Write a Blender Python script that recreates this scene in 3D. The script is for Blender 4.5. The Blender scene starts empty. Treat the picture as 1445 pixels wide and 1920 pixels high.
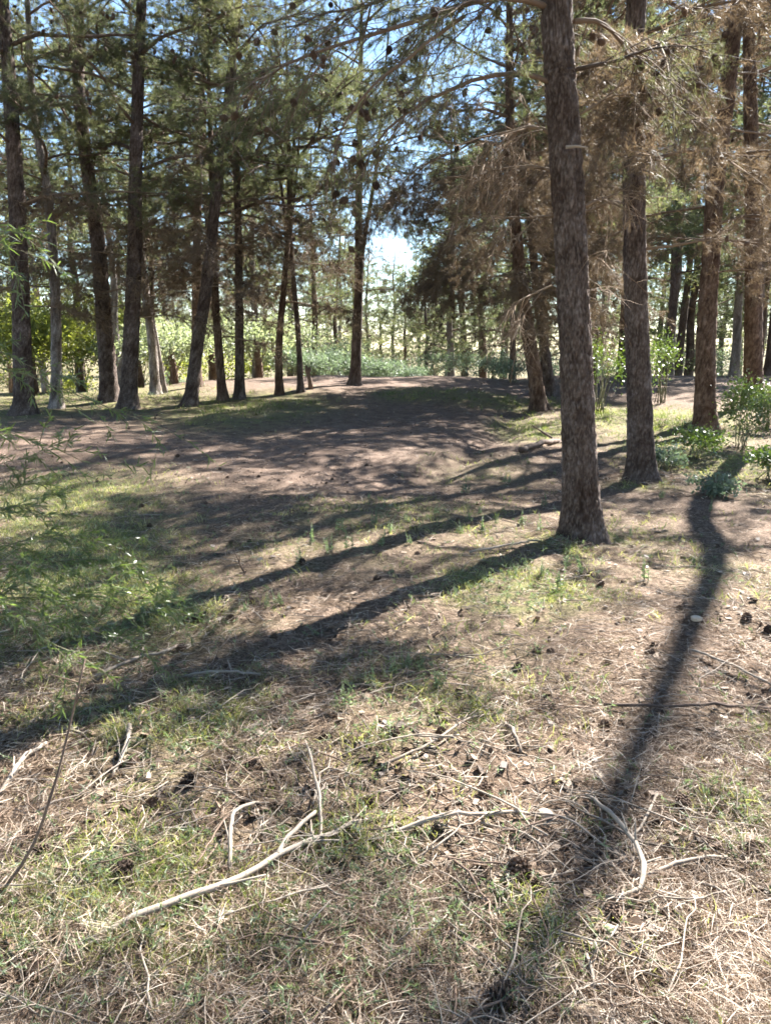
import bpy, math, random
import numpy as np
from mathutils import Vector, Matrix

rng = np.random.default_rng(7)
random.seed(7)
scene = bpy.context.scene
COL = scene.collection

# ------------------------------------------------------------------ camera
F_PX, CX, CY = 1450.0, 722.5, 960.0          # photo pixels
PITCH = math.radians(12.4)
CAM = np.array([0.0, 0.0, 1.6])
cam_data = bpy.data.cameras.new('camera')
cam_data.sensor_fit = 'VERTICAL'
cam_data.sensor_height = 24.0
cam_data.lens = 24.0 * F_PX / 1920.0
cam_data.clip_start = 0.05
cam_data.clip_end = 1200
cam = bpy.data.objects.new('camera', cam_data)
COL.objects.link(cam)
cam.location = CAM
cam.rotation_euler = (math.pi / 2 - PITCH, 0, 0)
scene.camera = cam

# ------------------------------------------------------------------ light
SUN_EL, SUN_AZ = math.radians(40), math.radians(40)   # azimuth from +Y towards +X
world = bpy.data.worlds.new('World')
scene.world = world
world.use_nodes = True
wn = world.node_tree.nodes
sky = wn.new('ShaderNodeTexSky')
sky.sky_type = 'NISHITA'
sky.sun_disc = False
sky.sun_elevation = SUN_EL
sky.sun_rotation = SUN_AZ
sky.dust_density = 0.0
sky.ozone_density = 3.0
sky.air_density = 1.0
world.node_tree.links.new(sky.outputs[0], wn['Background'].inputs[0])
wn['Background'].inputs[1].default_value = 0.05
sun_d = bpy.data.lights.new('sun', 'SUN')
sun_d.energy = 5.0
sun_d.angle = math.radians(0.53)
sun_d.color = (1.0, 0.96, 0.90)
sun = bpy.data.objects.new('sun', sun_d)
COL.objects.link(sun)
sdir = Vector((math.sin(SUN_AZ) * math.cos(SUN_EL), math.cos(SUN_AZ) * math.cos(SUN_EL), math.sin(SUN_EL)))
sun.rotation_euler = (-sdir).to_track_quat('-Z', 'Y').to_euler()
sun.location = (20, 24, 30)

vs = scene.view_settings
vs.view_transform = 'Standard'
vs.look = 'None'
vs.gamma = 1
vs.use_curve_mapping = False
vs.exposure = 2.9
scene.cycles.max_bounces = 4
scene.cycles.diffuse_bounces = 2
scene.cycles.transmission_bounces = 4
scene.cycles.transparent_max_bounces = 4
scene.cycles.caustics_reflective = False
scene.cycles.caustics_refractive = False
scene.cycles.use_denoising = True
scene.cycles.use_adaptive_sampling = True
scene.cycles.adaptive_threshold = .03
scene.cycles.filter_width = 1.7

# ------------------------------------------------------------------ noise and terrain
def _hash(i, j, s):
    n = (i * 374761393 + j * 668265263 + s * 974634777) & 0x7fffffff
    n = ((n ^ (n >> 13)) * 1274126177) & 0x7fffffff
    return ((n ^ (n >> 16)) & 0xffff) / 65535.0

def vnoise(x, y, s=0):
    x = np.asarray(x, float); y = np.asarray(y, float)
    i = np.floor(x).astype(np.int64); j = np.floor(y).astype(np.int64)
    fx = x - i; fy = y - j
    fx = fx * fx * (3 - 2 * fx); fy = fy * fy * (3 - 2 * fy)
    a = _hash(i, j, s); b = _hash(i + 1, j, s); c = _hash(i, j + 1, s); d = _hash(i + 1, j + 1, s)
    return (a * (1 - fx) + b * fx) * (1 - fy) + (c * (1 - fx) + d * fx) * fy - 0.5

def sstep(a, b, x):
    t = np.clip((np.asarray(x, float) - a) / (b - a), 0, 1)
    return t * t * (3 - 2 * t)

CH = np.array([(0.55, 9.3), (0.9, 10.1), (1.9, 13.0), (2.9, 17.0), (3.9, 22.0)])   # the little erosion channel
def chan_dist(x, y):
    d = np.full(np.shape(x), 1e9)
    for a, b in zip(CH[:-1], CH[1:]):
        ab = b - a
        t = np.clip(((x - a[0]) * ab[0] + (y - a[1]) * ab[1]) / ab.dot(ab), 0, 1)
        d = np.minimum(d, np.hypot(x - a[0] - t * ab[0], y - a[1] - t * ab[1]))
    return d

def dirt_mask(x, y):
    """bare trodden earth: the pan beyond the litter and its crest"""
    xr = np.interp(y, [8, 9.3, 10.1, 13, 17, 22, 30], [0.5, 0.7, 1.0, 1.9, 2.9, 3.9, 4.4])
    n = vnoise(x * 0.9, y * 0.9, 11) * 1.6 + vnoise(x * 3, y * 3, 12) * .5
    m = sstep(-.5, .5, xr + .25 - x + n * .4) * sstep(8.0, 9.4, y + n * .9 + np.clip(-x - 1, 0, 3) * -.1)
    m = m * sstep(-13.5, -9.5, x + n + (y - 18) * .25) * sstep(31, 28.5, y + n)
    m2 = sstep(9.5, 11, x + n) * sstep(24, 27, y + n) * sstep(36, 33, y + n)     # the shaded track on the far side
    return np.maximum(m, m2)

def terrain(x, y):
    x = np.asarray(x, float); y = np.asarray(y, float)
    z = 0.42 * np.exp(-((x + .3) / 7.5) ** 2 - ((y - 27) / 7.5) ** 2)
    z = z - 1.5 * sstep(30, 50, y) - .45 * sstep(20, 29, y) * sstep(-6.5, -11.5, x)
    z = z + .28 * sstep(4.5, 9, x) * sstep(9, 17, y)
    xr = np.interp(y, CH[:, 1], CH[:, 0])
    pan = sstep(.25, -1.6, x - xr) * sstep(9.2, 11.5, y) * sstep(26, 20, y)
    z = z + .08 * pan
    z = z - .085 * np.exp(-(chan_dist(x, y) / .3) ** 2) * (1 + vnoise(x * 1.7, y * 1.7, 8))
    for bx, by in ((1.66, 6.25), (3.12, 9.25), (6.0, 14.2)):
        z = z + .07 * np.exp(-((x - bx) ** 2 + (y - by) ** 2) / .22)
    far = sstep(60, 12, y)
    z = z + vnoise(x * .45, y * .45, 1) * .16 * sstep(1.5, 5, np.hypot(x, y)) + vnoise(x * 1.3, y * 1.3, 2) * .05
    soft = 1 - .4 * dirt_mask(x, y)
    z = z + (vnoise(x * 5, y * 5, 3) * .035 + vnoise(x * 13, y * 13, 4) * .022) * far * soft
    return z

def ray(px, py):
    dx = (px - CX) / F_PX; dy = (py - CY) / F_PX
    s, c = math.sin(PITCH), math.cos(PITCH)
    return np.array([dx, c - dy * s, -s - dy * c])

def at(px, py, tmax=70):
    """photo pixel -> point on the terrain"""
    d = ray(px, py)
    t = np.linspace(.8, tmax, 3500)
    z = terrain(d[0] * t, d[1] * t)
    k = np.nonzero(CAM[2] + d[2] * t <= z)[0]
    k = k[0] if len(k) else len(t) - 1
    return np.array([d[0] * t[k], d[1] * t[k], z[k]])

def at_y(px, py, Y):
    """photo pixel -> point at world distance Y"""
    d = ray(px, py)
    return CAM + d * (Y / d[1])

def project_flat(px, py, zg=0.0):
    px = np.asarray(px, float); py = np.asarray(py, float)
    dx = (px - CX) / F_PX; dy = (py - CY) / F_PX
    s, c = math.sin(PITCH), math.cos(PITCH)
    dz = np.minimum(-s - dy * c, -.012)
    t = (CAM[2] - zg) / -dz
    return dx * t, (c - dy * s) * t

# ------------------------------------------------------------------ mesh helpers
class MB:
    """collects arrays of vertices, triangles and quads for one mesh"""
    def __init__(self):
        self.v = []; self.t = []; self.q = []; self.n = 0; self.tm = []; self.qm = []; self.c = []
    def add(self, v, tris=None, quads=None, mat=0, col=None):
        v = np.asarray(v, float).reshape(-1, 3)
        if tris is not None and len(tris):
            self.t.append(np.asarray(tris, np.int64) + self.n); self.tm.append(np.full(len(tris), mat))
        if quads is not None and len(quads):
            self.q.append(np.asarray(quads, np.int64) + self.n); self.qm.append(np.full(len(quads), mat))
        if col is None: col = np.zeros(len(v))
        self.c.append(np.broadcast_to(np.asarray(col, float), (len(v),)))
        self.v.append(v); self.n += len(v)
    def mesh(self, name, mats, smooth=True, attr=False):
        me = bpy.data.meshes.new(name)
        V = np.concatenate(self.v) if self.v else np.zeros((0, 3))
        T = np.concatenate(self.t) if self.t else np.zeros((0, 3), np.int64)
        Q = np.concatenate(self.q) if self.q else np.zeros((0, 4), np.int64)
        me.vertices.add(len(V)); me.vertices.foreach_set('co', V.ravel())
        nl = len(T) * 3 + len(Q) * 4
        me.loops.add(nl)
        me.loops.foreach_set('vertex_index', np.concatenate([T.ravel(), Q.ravel()]))
        me.polygons.add(len(T) + len(Q))
        st = np.concatenate([np.arange(len(T)) * 3, len(T) * 3 + np.arange(len(Q)) * 4])
        me.polygons.foreach_set('loop_start', st)
        mi = np.concatenate(self.tm + self.qm) if (self.tm or self.qm) else np.zeros(0)
        for m in (mats if isinstance(mats, (list, tuple)) else [mats]): me.materials.append(m)
        me.polygons.foreach_set('material_index', mi.astype(np.int32))
        me.polygons.foreach_set('use_smooth', np.full(len(T) + len(Q), smooth))
        if attr:
            a = me.attributes.new('tone', 'FLOAT', 'POINT')
            a.data.foreach_set('value', np.concatenate(self.c))
        me.update(calc_edges=True)
        return me

def unit(v):
    v = np.asarray(v, float)
    return v / np.maximum(np.linalg.norm(v, axis=-1, keepdims=True), 1e-9)

def tubes(mb, P, R, k=4, mat=0, col=None):
    """m tubes at once: P (m,n,3), R (m,n)"""
    P = np.asarray(P, float); R = np.asarray(R, float)
    if P.ndim == 2: P = P[None]; R = R[None]
    m, n, _ = P.shape
    T = unit(np.gradient(P, axis=1))
    mean = unit(P[:, -1] - P[:, 0])
    ref = np.where(np.abs(mean[:, 2:3]) > .75, np.array([[1., 0, 0]]), np.array([[0, 0, 1.]]))[:, None]
    A = unit(np.cross(T, ref)); B = np.cross(T, A)
    th = np.arange(k) / k * 2 * math.pi
    V = P[:, :, None] + R[:, :, None, None] * (np.cos(th)[None, None, :, None] * A[:, :, None] + np.sin(th)[None, None, :, None] * B[:, :, None])
    ii = np.arange(n - 1)[:, None] * k; jj = np.arange(k)[None]
    q = np.stack([ii + jj, ii + (jj + 1) % k, ii + k + (jj + 1) % k, ii + k + jj], -1).reshape(-1, 4)
    q = (q[None] + (np.arange(m) * n * k)[:, None, None]).reshape(-1, 4)
    cc = None if col is None else np.repeat(np.broadcast_to(col, (m,)), n * k)
    mb.add(V.reshape(-1, 3), quads=q, mat=mat, col=cc)
    capi = (n - 1) * k + np.arange(k)
    # end caps as fans
    tr = np.stack([np.full(k - 2, (n - 1) * k), (n - 1) * k + np.arange(1, k - 1), (n - 1) * k + np.arange(2, k)], -1)
    base = mb.n - m * n * k
    mb.t.append((tr[None] + (np.arange(m) * n * k)[:, None, None]).reshape(-1, 3) + base); mb.tm.append(np.full(m * (k - 2), mat))
    tr0 = np.stack([np.zeros(k - 2, int), np.arange(2, k), np.arange(1, k - 1)], -1)
    mb.t.append((tr0[None] + (np.arange(m) * n * k)[:, None, None]).reshape(-1, 3) + base); mb.tm.append(np.full(m * (k - 2), mat))

def blades(mb, base, d, length, width, r, mat=0, col=None, seg=1, bend=None):
    """thin pointed leaves; seg=1: one triangle, seg=2: bent quad+triangle"""
    m = len(base)
    d = unit(d)
    w = unit(np.cross(d, r.normal(size=(m, 3)))) * (np.asarray(width).reshape(-1, 1) * .5)
    L = np.asarray(length).reshape(-1, 1)
    if seg == 1:
        V = np.stack([base - w, base + w, base + d * L], 1)
        T = np.arange(m * 3).reshape(m, 3)
        mb.add(V.reshape(-1, 3), tris=T, mat=mat, col=None if col is None else np.repeat(np.broadcast_to(col, (m,)), 3))
    else:
        b = np.zeros((m, 3)) if bend is None else bend
        mid = base + d * L * .5 + b * L * .25
        tip = base + d * L * .93 + b * L
        V = np.stack([base - w * .7, base + w * .7, mid + w, mid - w, tip], 1)
        o = np.arange(m)[:, None] * 5
        mb.add(V.reshape(-1, 3), tris=o + np.array([[3, 2, 4]]), quads=o + np.array([[0, 1, 2, 3]]), mat=mat,
               col=None if col is None else np.repeat(np.broadcast_to(col, (m,)), 5))

def link(name, data, parent=None, loc=None, rot=None, scale=None):
    o = bpy.data.objects.new(name, data)
    COL.objects.link(o)
    if parent is not None: o.parent = parent
    if loc is not None: o.location = loc
    if rot is not None: o.rotation_euler = rot
    if scale is not None: o.scale = scale if hasattr(scale, '__len__') else (scale,) * 3
    return o

def tag(o, label=None, cat=None, group=None, kind=None):
    if label: o['label'] = label
    if cat: o['category'] = cat
    if group: o['group'] = group
    if kind: o['kind'] = kind
    return o

# ------------------------------------------------------------------ materials
def new_mat(name):
    m = bpy.data.materials.new(name)
    m.use_nodes = True
    nt = m.node_tree
    return m, nt, nt.nodes, nt.links, nt.nodes['Principled BSDF']

def ramp(ns, stops):
    r = ns.new('ShaderNodeValToRGB')
    e = r.color_ramp.elements
    while len(e) > 1: e.remove(e[0])
    e[0].position = stops[0][0]; e[0].color = (*stops[0][1], 1)
    for p, c in stops[1:]:
        k = e.new(p); k.color = (*c, 1)
    return r

def leaf_mat(name, stops, trans=.45, tcol=(1.2, 1.25, .6), rough=.5, noise_scale=1.2, spec=.3, byobj=True):
    m, nt, ns, lk, p = new_mat(name)
    tc = ns.new('ShaderNodeNewGeometry')
    nz = ns.new('ShaderNodeTexNoise'); nz.inputs['Scale'].default_value = noise_scale; nz.inputs['Detail'].default_value = 3
    lk.new(tc.outputs['Position'], nz.inputs['Vector'])
    oi = ns.new('ShaderNodeObjectInfo')
    at_ = ns.new('ShaderNodeAttribute'); at_.attribute_name = 'tone'
    a = ns.new('ShaderNodeMath'); a.operation = 'MULTIPLY_ADD'
    lk.new(nz.outputs['Fac'], a.inputs[0]); a.inputs[1].default_value = .8
    lk.new(at_.outputs['Fac'], a.inputs[2])
    b = ns.new('ShaderNodeMath'); b.operation = 'MULTIPLY_ADD'
    lk.new(oi.outputs['Random'], b.inputs[0]); b.inputs[1].default_value = .3 if byobj else 0.0
    lk.new(a.outputs[0], b.inputs[2])
    r = ramp(ns, stops); lk.new(b.outputs[0], r.inputs[0])
    lk.new(r.outputs[0], p.inputs['Base Color'])
    p.inputs['Roughness'].default_value = rough
    p.inputs['Specular IOR Level'].default_value = spec
    t = ns.new('ShaderNodeBsdfTranslucent')
    mul = ns.new('ShaderNodeMixRGB'); mul.blend_type = 'MULTIPLY'; mul.inputs[0].default_value = 1
    lk.new(r.outputs[0], mul.inputs[1]); mul.inputs[2].default_value = (*tcol, 1)
    lk.new(mul.outputs[0], t.inputs[0])
    mx = ns.new('ShaderNodeMixShader'); mx.inputs[0].default_value = trans
    lk.new(p.outputs[0], mx.inputs[1]); lk.new(t.outputs[0], mx.inputs[2])
    lk.new(mx.outputs[0], ns['Material Output'].inputs[0])
    return m

def bark_mat(name, dark, mid, light, scale=22, fleck=.3):
    m, nt, ns, lk, p = new_mat(name)
    tc = ns.new('ShaderNodeTexCoord')
    mp = ns.new('ShaderNodeMapping'); mp.inputs['Scale'].default_value = (1, 1, .5)
    lk.new(tc.outputs['Object'], mp.inputs[0])
    n0 = ns.new('ShaderNodeTexNoise'); n0.inputs['Scale'].default_value = 9; n0.inputs['Detail'].default_value = 4
    lk.new(mp.outputs[0], n0.inputs['Vector'])
    vo = ns.new('ShaderNodeTexVoronoi'); vo.inputs['Scale'].default_value = scale
    vo.feature = 'F1'
    warp = ns.new('ShaderNodeMixRGB'); warp.blend_type = 'ADD'; warp.inputs[0].default_value = .12
    lk.new(mp.outputs[0], warp.inputs[1]); lk.new(n0.outputs['Color'], warp.inputs[2])
    lk.new(warp.outputs[0], vo.inputs['Vector'])
    n1 = ns.new('ShaderNodeTexNoise'); n1.inputs['Scale'].default_value = 70; n1.inputs['Detail'].default_value = 4
    lk.new(mp.outputs[0], n1.inputs['Vector'])
    r = ramp(ns, [(0.0, light), (.28, mid), (.6, dark), (1.0, dark)])
    s = ns.new('ShaderNodeMath'); s.operation = 'MULTIPLY_ADD'
    lk.new(n1.outputs['Fac'], s.inputs[0]); s.inputs[1].default_value = .8; 
    s2 = ns.new('ShaderNodeMath'); s2.operation = 'MULTIPLY_ADD'; s2.inputs[1].default_value = fleck; s2.inputs[2].default_value = -.3
    lk.new(vo.outputs['Distance'], s2.inputs[0]); lk.new(s2.outputs[0], s.inputs[2])
    lk.new(s.outputs[0], r.inputs[0])
    a = ns.new('ShaderNodeAttribute'); a.attribute_name = 'tone'
    ng = ns.new('ShaderNodeMath'); ng.operation = 'MULTIPLY'; ng.use_clamp = True; ng.inputs[1].default_value = -1
    lk.new(a.outputs['Fac'], ng.inputs[0])
    ml = ns.new('ShaderNodeMixRGB'); lk.new(ng.outputs[0], ml.inputs[0]); lk.new(r.outputs[0], ml.inputs[1]); ml.inputs[2].default_value = (*[c * 1.15 for c in light], 1)
    ps = ns.new('ShaderNodeMath'); ps.operation = 'MULTIPLY'; ps.use_clamp = True; ps.inputs[1].default_value = 1
    lk.new(a.outputs['Fac'], ps.inputs[0])
    mx = ns.new('ShaderNodeMixRGB'); lk.new(ps.outputs[0], mx.inputs[0])
    lk.new(ml.outputs[0], mx.inputs[1]); mx.inputs[2].default_value = (dark[0] * .5, dark[1] * .45, dark[2] * .42, 1)
    nb = ns.new('ShaderNodeTexNoise'); nb.inputs['Scale'].default_value = 3.2; nb.inputs['Detail'].default_value = 3
    lk.new(tc.outputs['Object'], nb.inputs['Vector'])
    rb = ramp(ns, [(.3, (.66, .58, .54)), (.5, (1, .97, .95)), (.7, (1.35, 1.35, 1.38))]); lk.new(nb.outputs['Fac'], rb.inputs[0])
    mb_ = ns.new('ShaderNodeMixRGB'); mb_.blend_type = 'MULTIPLY'; mb_.inputs[0].default_value = 1
    lk.new(mx.outputs[0], mb_.inputs[1]); lk.new(rb.outputs[0], mb_.inputs[2])
    lk.new(mb_.outputs[0], p.inputs['Base Color'])
    p.inputs['Roughness'].default_value = .92
    p.inputs['Specular IOR Level'].default_value = .15
    bp = ns.new('ShaderNodeBump'); bp.inputs['Strength'].default_value = .7; bp.inputs['Distance'].default_value = .012
    h = ns.new('ShaderNodeMath'); h.operation = 'SUBTRACT'
    lk.new(n1.outputs['Fac'], h.inputs[0]); lk.new(vo.outputs['Distance'], h.inputs[1])
    lk.new(h.outputs[0], bp.inputs['Height'])
    lk.new(bp.outputs[0], p.inputs['Normal'])
    return m

def wood_mat(name, c0, c1, rough=.85):
    m, nt, ns, lk, p = new_mat(name)
    tc = ns.new('ShaderNodeNewGeometry'); oi = ns.new('ShaderNodeObjectInfo')
    nz = ns.new('ShaderNodeTexNoise'); nz.inputs['Scale'].default_value = 14; nz.inputs['Detail'].default_value = 6
    lk.new(tc.outputs['Position'], nz.inputs['Vector'])
    a = ns.new('ShaderNodeMath'); a.operation = 'MULTIPLY_ADD'; a.inputs[1].default_value = .5
    lk.new(oi.outputs['Random'], a.inputs[0]); lk.new(nz.outputs['Fac'], a.inputs[2])
    r = ramp(ns, [(.25, c0), (.55, tuple(a * .6 + b * .4 for a, b in zip(c0, c1))), (.7, c1), (1.1, c1)]); lk.new(a.outputs[0], r.inputs[0])
    lk.new(r.outputs[0], p.inputs['Base Color'])
    p.inputs['Roughness'].default_value = rough
    p.inputs['Specular IOR Level'].default_value = .2
    bp = ns.new('ShaderNodeBump'); bp.inputs['Strength'].default_value = .4; bp.inputs['Distance'].default_value = .004
    lk.new(nz.outputs['Fac'], bp.inputs['Height']); lk.new(bp.outputs[0], p.inputs['Normal'])
    return m

M_bark = bark_mat('pine_bark', (.048, .034, .027), (.092, .071, .060), (.185, .158, .142), scale=30)
M_bark_red = bark_mat('pine_bark_reddish', (.050, .032, .023), (.105, .070, .050), (.19, .145, .115), scale=26)
M_bark_pale = bark_mat('pine_bark_pale', (.08, .068, .060), (.20, .175, .155), (.40, .37, .34), scale=28)
M_limb = wood_mat('limb_wood', (.045, .034, .028), (.16, .115, .085))
M_dead = wood_mat('dead_twig_wood', (.060, .043, .032), (.20, .145, .10))
M_stick = wood_mat('weathered_stick', (.06, .047, .038), (.28, .235, .19))
M_stick_dark = wood_mat('dark_stick', (.06, .042, .034), (.17, .12, .09))
M_cone = wood_mat('cone_scales', (.022, .015, .012), (.11, .075, .055))
M_stone = wood_mat('stone', (.30, .23, .16), (.55, .46, .36), .8)
M_stem = wood_mat('green_stem', (.06, .065, .035), (.16, .15, .09))
M_needle = leaf_mat('pine_needles', [(.2, (.054, .068, .039)), (.6, (.096, .106, .058)), (1.0, (.15, .148, .082))], .58, (1.3, 1.33, .95))
M_needle_far = leaf_mat('far_pine_needles', [(.2, (.054, .075, .054)), (.6, (.10, .12, .073)), (1.1, (.19, .195, .095))], .6, (1.4, 1.35, .9))
M_brown_needle = leaf_mat('dry_brown_needles', [(.2, (.070, .053, .038)), (.9, (.165, .128, .09))], .45, (1.2, 1.1, .9))
M_acacia = leaf_mat('narrow_leaves', [(.2, (.066, .092, .040)), (.8, (.14, .178, .078))], .45, (1.2, 1.35, .55), .35, 4, .6)
M_gloss = leaf_mat('glossy_leaves', [(.2, (.045, .075, .030)), (.9, (.13, .16, .06))], .25, (1.3, 1.6, .4), .34, 5, .6)
M_olive = leaf_mat('silvery_leaves', [(.2, (.14, .165, .11)), (.9, (.29, .32, .21))], .5, (1.15, 1.2, .8), .45, 2, .5)
M_greyshrub = leaf_mat('grey_green_leaves', [(.2, (.070, .098, .078)), (.9, (.175, .215, .16))], .4, (1.1, 1.2, .8), .5, 2, .4)
M_yellowleaf = leaf_mat('yellow_green_leaves', [(.2, (.10, .13, .045)), (.9, (.27, .28, .10))], .5, (1.2, 1.25, .5), .5, 1, .3)
M_grass = leaf_mat('grass_blades', [(.1, (.090, .115, .048)), (.35, (.17, .195, .085)), (.55, (.29, .28, .15)), (.85, (.52, .46, .31))], .45, (1.2, 1.35, .5), .5, 2.5, .3, False)
M_herb = leaf_mat('herb_leaves', [(.2, (.12, .15, .095)), (.9, (.29, .33, .21))], .4, (1.1, 1.3, .7), .5, 4, .4, False)
M_litter = leaf_mat('dry_litter', [(.15, (.060, .038, .025)), (.45, (.20, .136, .090)), (.68, (.365, .275, .20)), (.92, (.70, .62, .52))], .15, (1.1, 1, .9), .6, 7, .3, False)

def ground_mat():
    m, nt, ns, lk, p = new_mat('forest_floor')
    g = ns.new('ShaderNodeNewGeometry')
    def noise(s, d=6, r=.6):
        n = ns.new('ShaderNodeTexNoise'); n.inputs['Scale'].default_value = s; n.inputs['Detail'].default_value = d
        n.inputs['Roughness'].default_value = r
        lk.new(g.outputs['Position'], n.inputs['Vector']); return n
    nf, nm, nl = noise(38, 6, .7), noise(6, 6), noise(.9, 4)
    # litter: strawy streaks
    wv = ns.new('ShaderNodeTexNoise'); wv.inputs['Scale'].default_value = 24; wv.inputs['Detail'].default_value = 5
    mp = ns.new('ShaderNodeMapping'); mp.inputs['Scale'].default_value = (.35, 2.2, 1); mp.inputs['Rotation'].default_value = (0, 0, .6)
    ws = ns.new('ShaderNodeMixRGB'); ws.blend_type = 'ADD'; ws.inputs[0].default_value = .5
    lk.new(g.outputs['Position'], ws.inputs[1]); lk.new(nm.outputs['Color'], ws.inputs[2])
    lk.new(ws.outputs[0], mp.inputs[0]); lk.new(mp.outputs[0], wv.inputs['Vector'])
    av = ns.new('ShaderNodeMath'); av.operation = 'ADD'; lk.new(wv.outputs['Fac'], av.inputs[0]); lk.new(nf.outputs['Fac'], av.inputs[1])
    hv = ns.new('ShaderNodeMath'); hv.operation = 'MULTIPLY'; hv.inputs[1].default_value = .5; lk.new(av.outputs[0], hv.inputs[0])
    lit = ramp(ns, [(.32, (.026, .018, .013)), (.49, (.105, .073, .052)), (.62, (.25, .185, .14)), (.76, (.52, .44, .36))])
    lk.new(hv.outputs[0], lit.inputs[0])
    dirt = ramp(ns, [(.3, (.060, .040, .029)), (.47, (.115, .080, .060)), (.6, (.185, .135, .105)), (.72, (.28, .215, .17))])
    dm = ns.new('ShaderNodeMath'); dm.operation = 'ADD'; lk.new(nm.outputs['Fac'], dm.inputs[0]); lk.new(nf.outputs['Fac'], dm.inputs[1])
    dh = ns.new('ShaderNodeMath'); dh.operation = 'MULTIPLY'; dh.inputs[1].default_value = .5; lk.new(dm.outputs[0], dh.inputs[0])
    lk.new(dh.outputs[0], dirt.inputs[0])
    a1 = ns.new('ShaderNodeAttribute'); a1.attribute_name = 'dirt'
    m1 = ns.new('ShaderNodeMixRGB'); lk.new(a1.outputs['Fac'], m1.inputs[0]); lk.new(lit.outputs[0], m1.inputs[1]); lk.new(dirt.outputs[0], m1.inputs[2])
    gr = ramp(ns, [(.35, (.075, .078, .032)), (.65, (.21, .20, .085))]); lk.new(nf.outputs['Fac'], gr.inputs[0])
    a2 = ns.new('ShaderNodeAttribute'); a2.attribute_name = 'green'
    gm = ns.new('ShaderNodeMath'); gm.operation = 'MULTIPLY'; lk.new(a2.outputs['Fac'], gm.inputs[0])
    gs = ns.new('ShaderNodeMapRange'); gs.inputs[1].default_value = .35; gs.inputs[2].default_value = .6; lk.new(nm.outputs['Fac'], gs.inputs[0])
    lk.new(gs.outputs[0], gm.inputs[1])
    m2 = ns.new('ShaderNodeMixRGB'); lk.new(gm.outputs[0], m2.inputs[0]); lk.new(m1.outputs[0], m2.inputs[1]); lk.new(gr.outputs[0], m2.inputs[2])
    lk.new(m2.outputs[0], p.inputs['Base Color'])
    p.inputs['Roughness'].default_value = .95; p.inputs['Specular IOR Level'].default_value = .1
    bp = ns.new('ShaderNodeBump'); bp.inputs['Strength'].default_value = .9; bp.inputs['Distance'].default_value = .03
    lk.new(hv.outputs[0], bp.inputs['Height']); lk.new(bp.outputs[0], p.inputs['Normal'])
    return m
M_ground = ground_mat()

# ------------------------------------------------------------------ ground
def axis(lo, hi, fine_lo, fine_hi, step, grow):
    a = list(np.arange(fine_lo, fine_hi, step))
    s = step
    x = a[-1]
    while x < hi: s *= grow; x += s; a.append(x)
    s = step; x = a[0]
    while x > lo: s *= grow; x -= s; a.insert(0, x)
    return np.array(a)

GREEN = [  # photo px, spread px, weight: where grass and herbs grow
    (150, 1780, 190, 80, .4), (420, 1870, 240, 40, .4), (560, 1760, 150, 50, .25), (690, 1600, 70, 50, .5),
    (340, 1360, 110, 60, .8), (90, 1120, 130, 70, 2.2), (250, 1170, 110, 45, 1.6), (40, 960, 100, 50, 2.4), (130, 1030, 110, 50, 1.4),
    (260, 935, 60, 25, .5), (970, 1105, 80, 28, 2.2), (800, 1310, 110, 40, .5), (700, 1385, 45, 25, .6),
    (850, 1260, 150, 60, .3), (1410, 1560, 60, 45, .8), (1420, 1400, 40, 40, .3), (1400, 1080, 60, 30, .5),
    (780, 970, 150, 35, .5), (600, 1010, 120, 40, .4), (480, 1400, 60, 40, .4), (300, 1650, 130, 60, .5),
    (1000, 805, 40, 14, 3), (900, 880, 60, 25, .4), (1225, 785, 75, 24, 3.5), (1280, 850, 60, 25, 2.0),
    (1130, 800, 60, 30, .6), (1410, 900, 50, 40, .6), (470, 765, 70, 9, 4), (790, 738, 45, 6, 3),
    (90, 757, 90, 10, 4), (330, 752, 40, 7, 4), (560, 1560, 70, 40, .4), (800, 1750, 120, 60, .6), (1000, 1760, 60, 40, .3),
    (150, 1300, 110, 60, .3), (1000, 1050, 120, 40, .3), (1250, 1040, 90, 50, .3), (1050, 1020, 30, 10, 2.5), (1140, 1008, 18, 8, 2), (1185, 905, 22, 8, 2), (1232, 905, 18, 8, 2), (940, 750, 60, 12, 2)]
GW = []
for (px, py, sx, sy, w) in GREEN:
    c = at(px, py); a = at(px + sx, py); b = at(px, py + sy)
    GW.append((c[0], c[1], abs(a[0] - c[0]), max(abs(b[1] - c[1]), .12), w))

def green_mask(x, y):
    g = np.zeros(np.shape(x))
    for (cx, cy, sx, sy, w) in GW:
        g = np.maximum(g, w * np.exp(-.5 * ((x - cx) / (sx * 1.1)) ** 2 - .5 * ((y - cy) / (sy * 1.1)) ** 2))
    g = np.maximum(g, .8 * sstep(30, 36, y))
    g = np.maximum(g, .8 * sstep(-8, -12, x) * sstep(18, 21, y))
    return g

xs = axis(-140, 140, -4.2, 4.8, .05, 1.07)
ys = axis(-25, 230, .6, 11.5, .05, 1.05)
GX, GY = np.meshgrid(xs, ys)
GZ = terrain(GX, GY)
nx, ny = len(xs), len(ys)
mb = MB()
i0 = (np.arange(ny - 1)[:, None] * nx + np.arange(nx - 1)[None]).ravel()
mb.add(np.stack([GX, GY, GZ], -1).reshape(-1, 3), quads=np.stack([i0, i0 + 1, i0 + nx + 1, i0 + nx], -1))
me = mb.mesh('ground', M_ground)
for nm_, val in (('dirt', dirt_mask(GX, GY)), ('green', green_mask(GX, GY))):
    a = me.attributes.new(nm_, 'FLOAT', 'POINT'); a.data.foreach_set('value', np.clip(val, 0, 1).ravel())
tag(link('ground', me), kind='structure')

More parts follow.
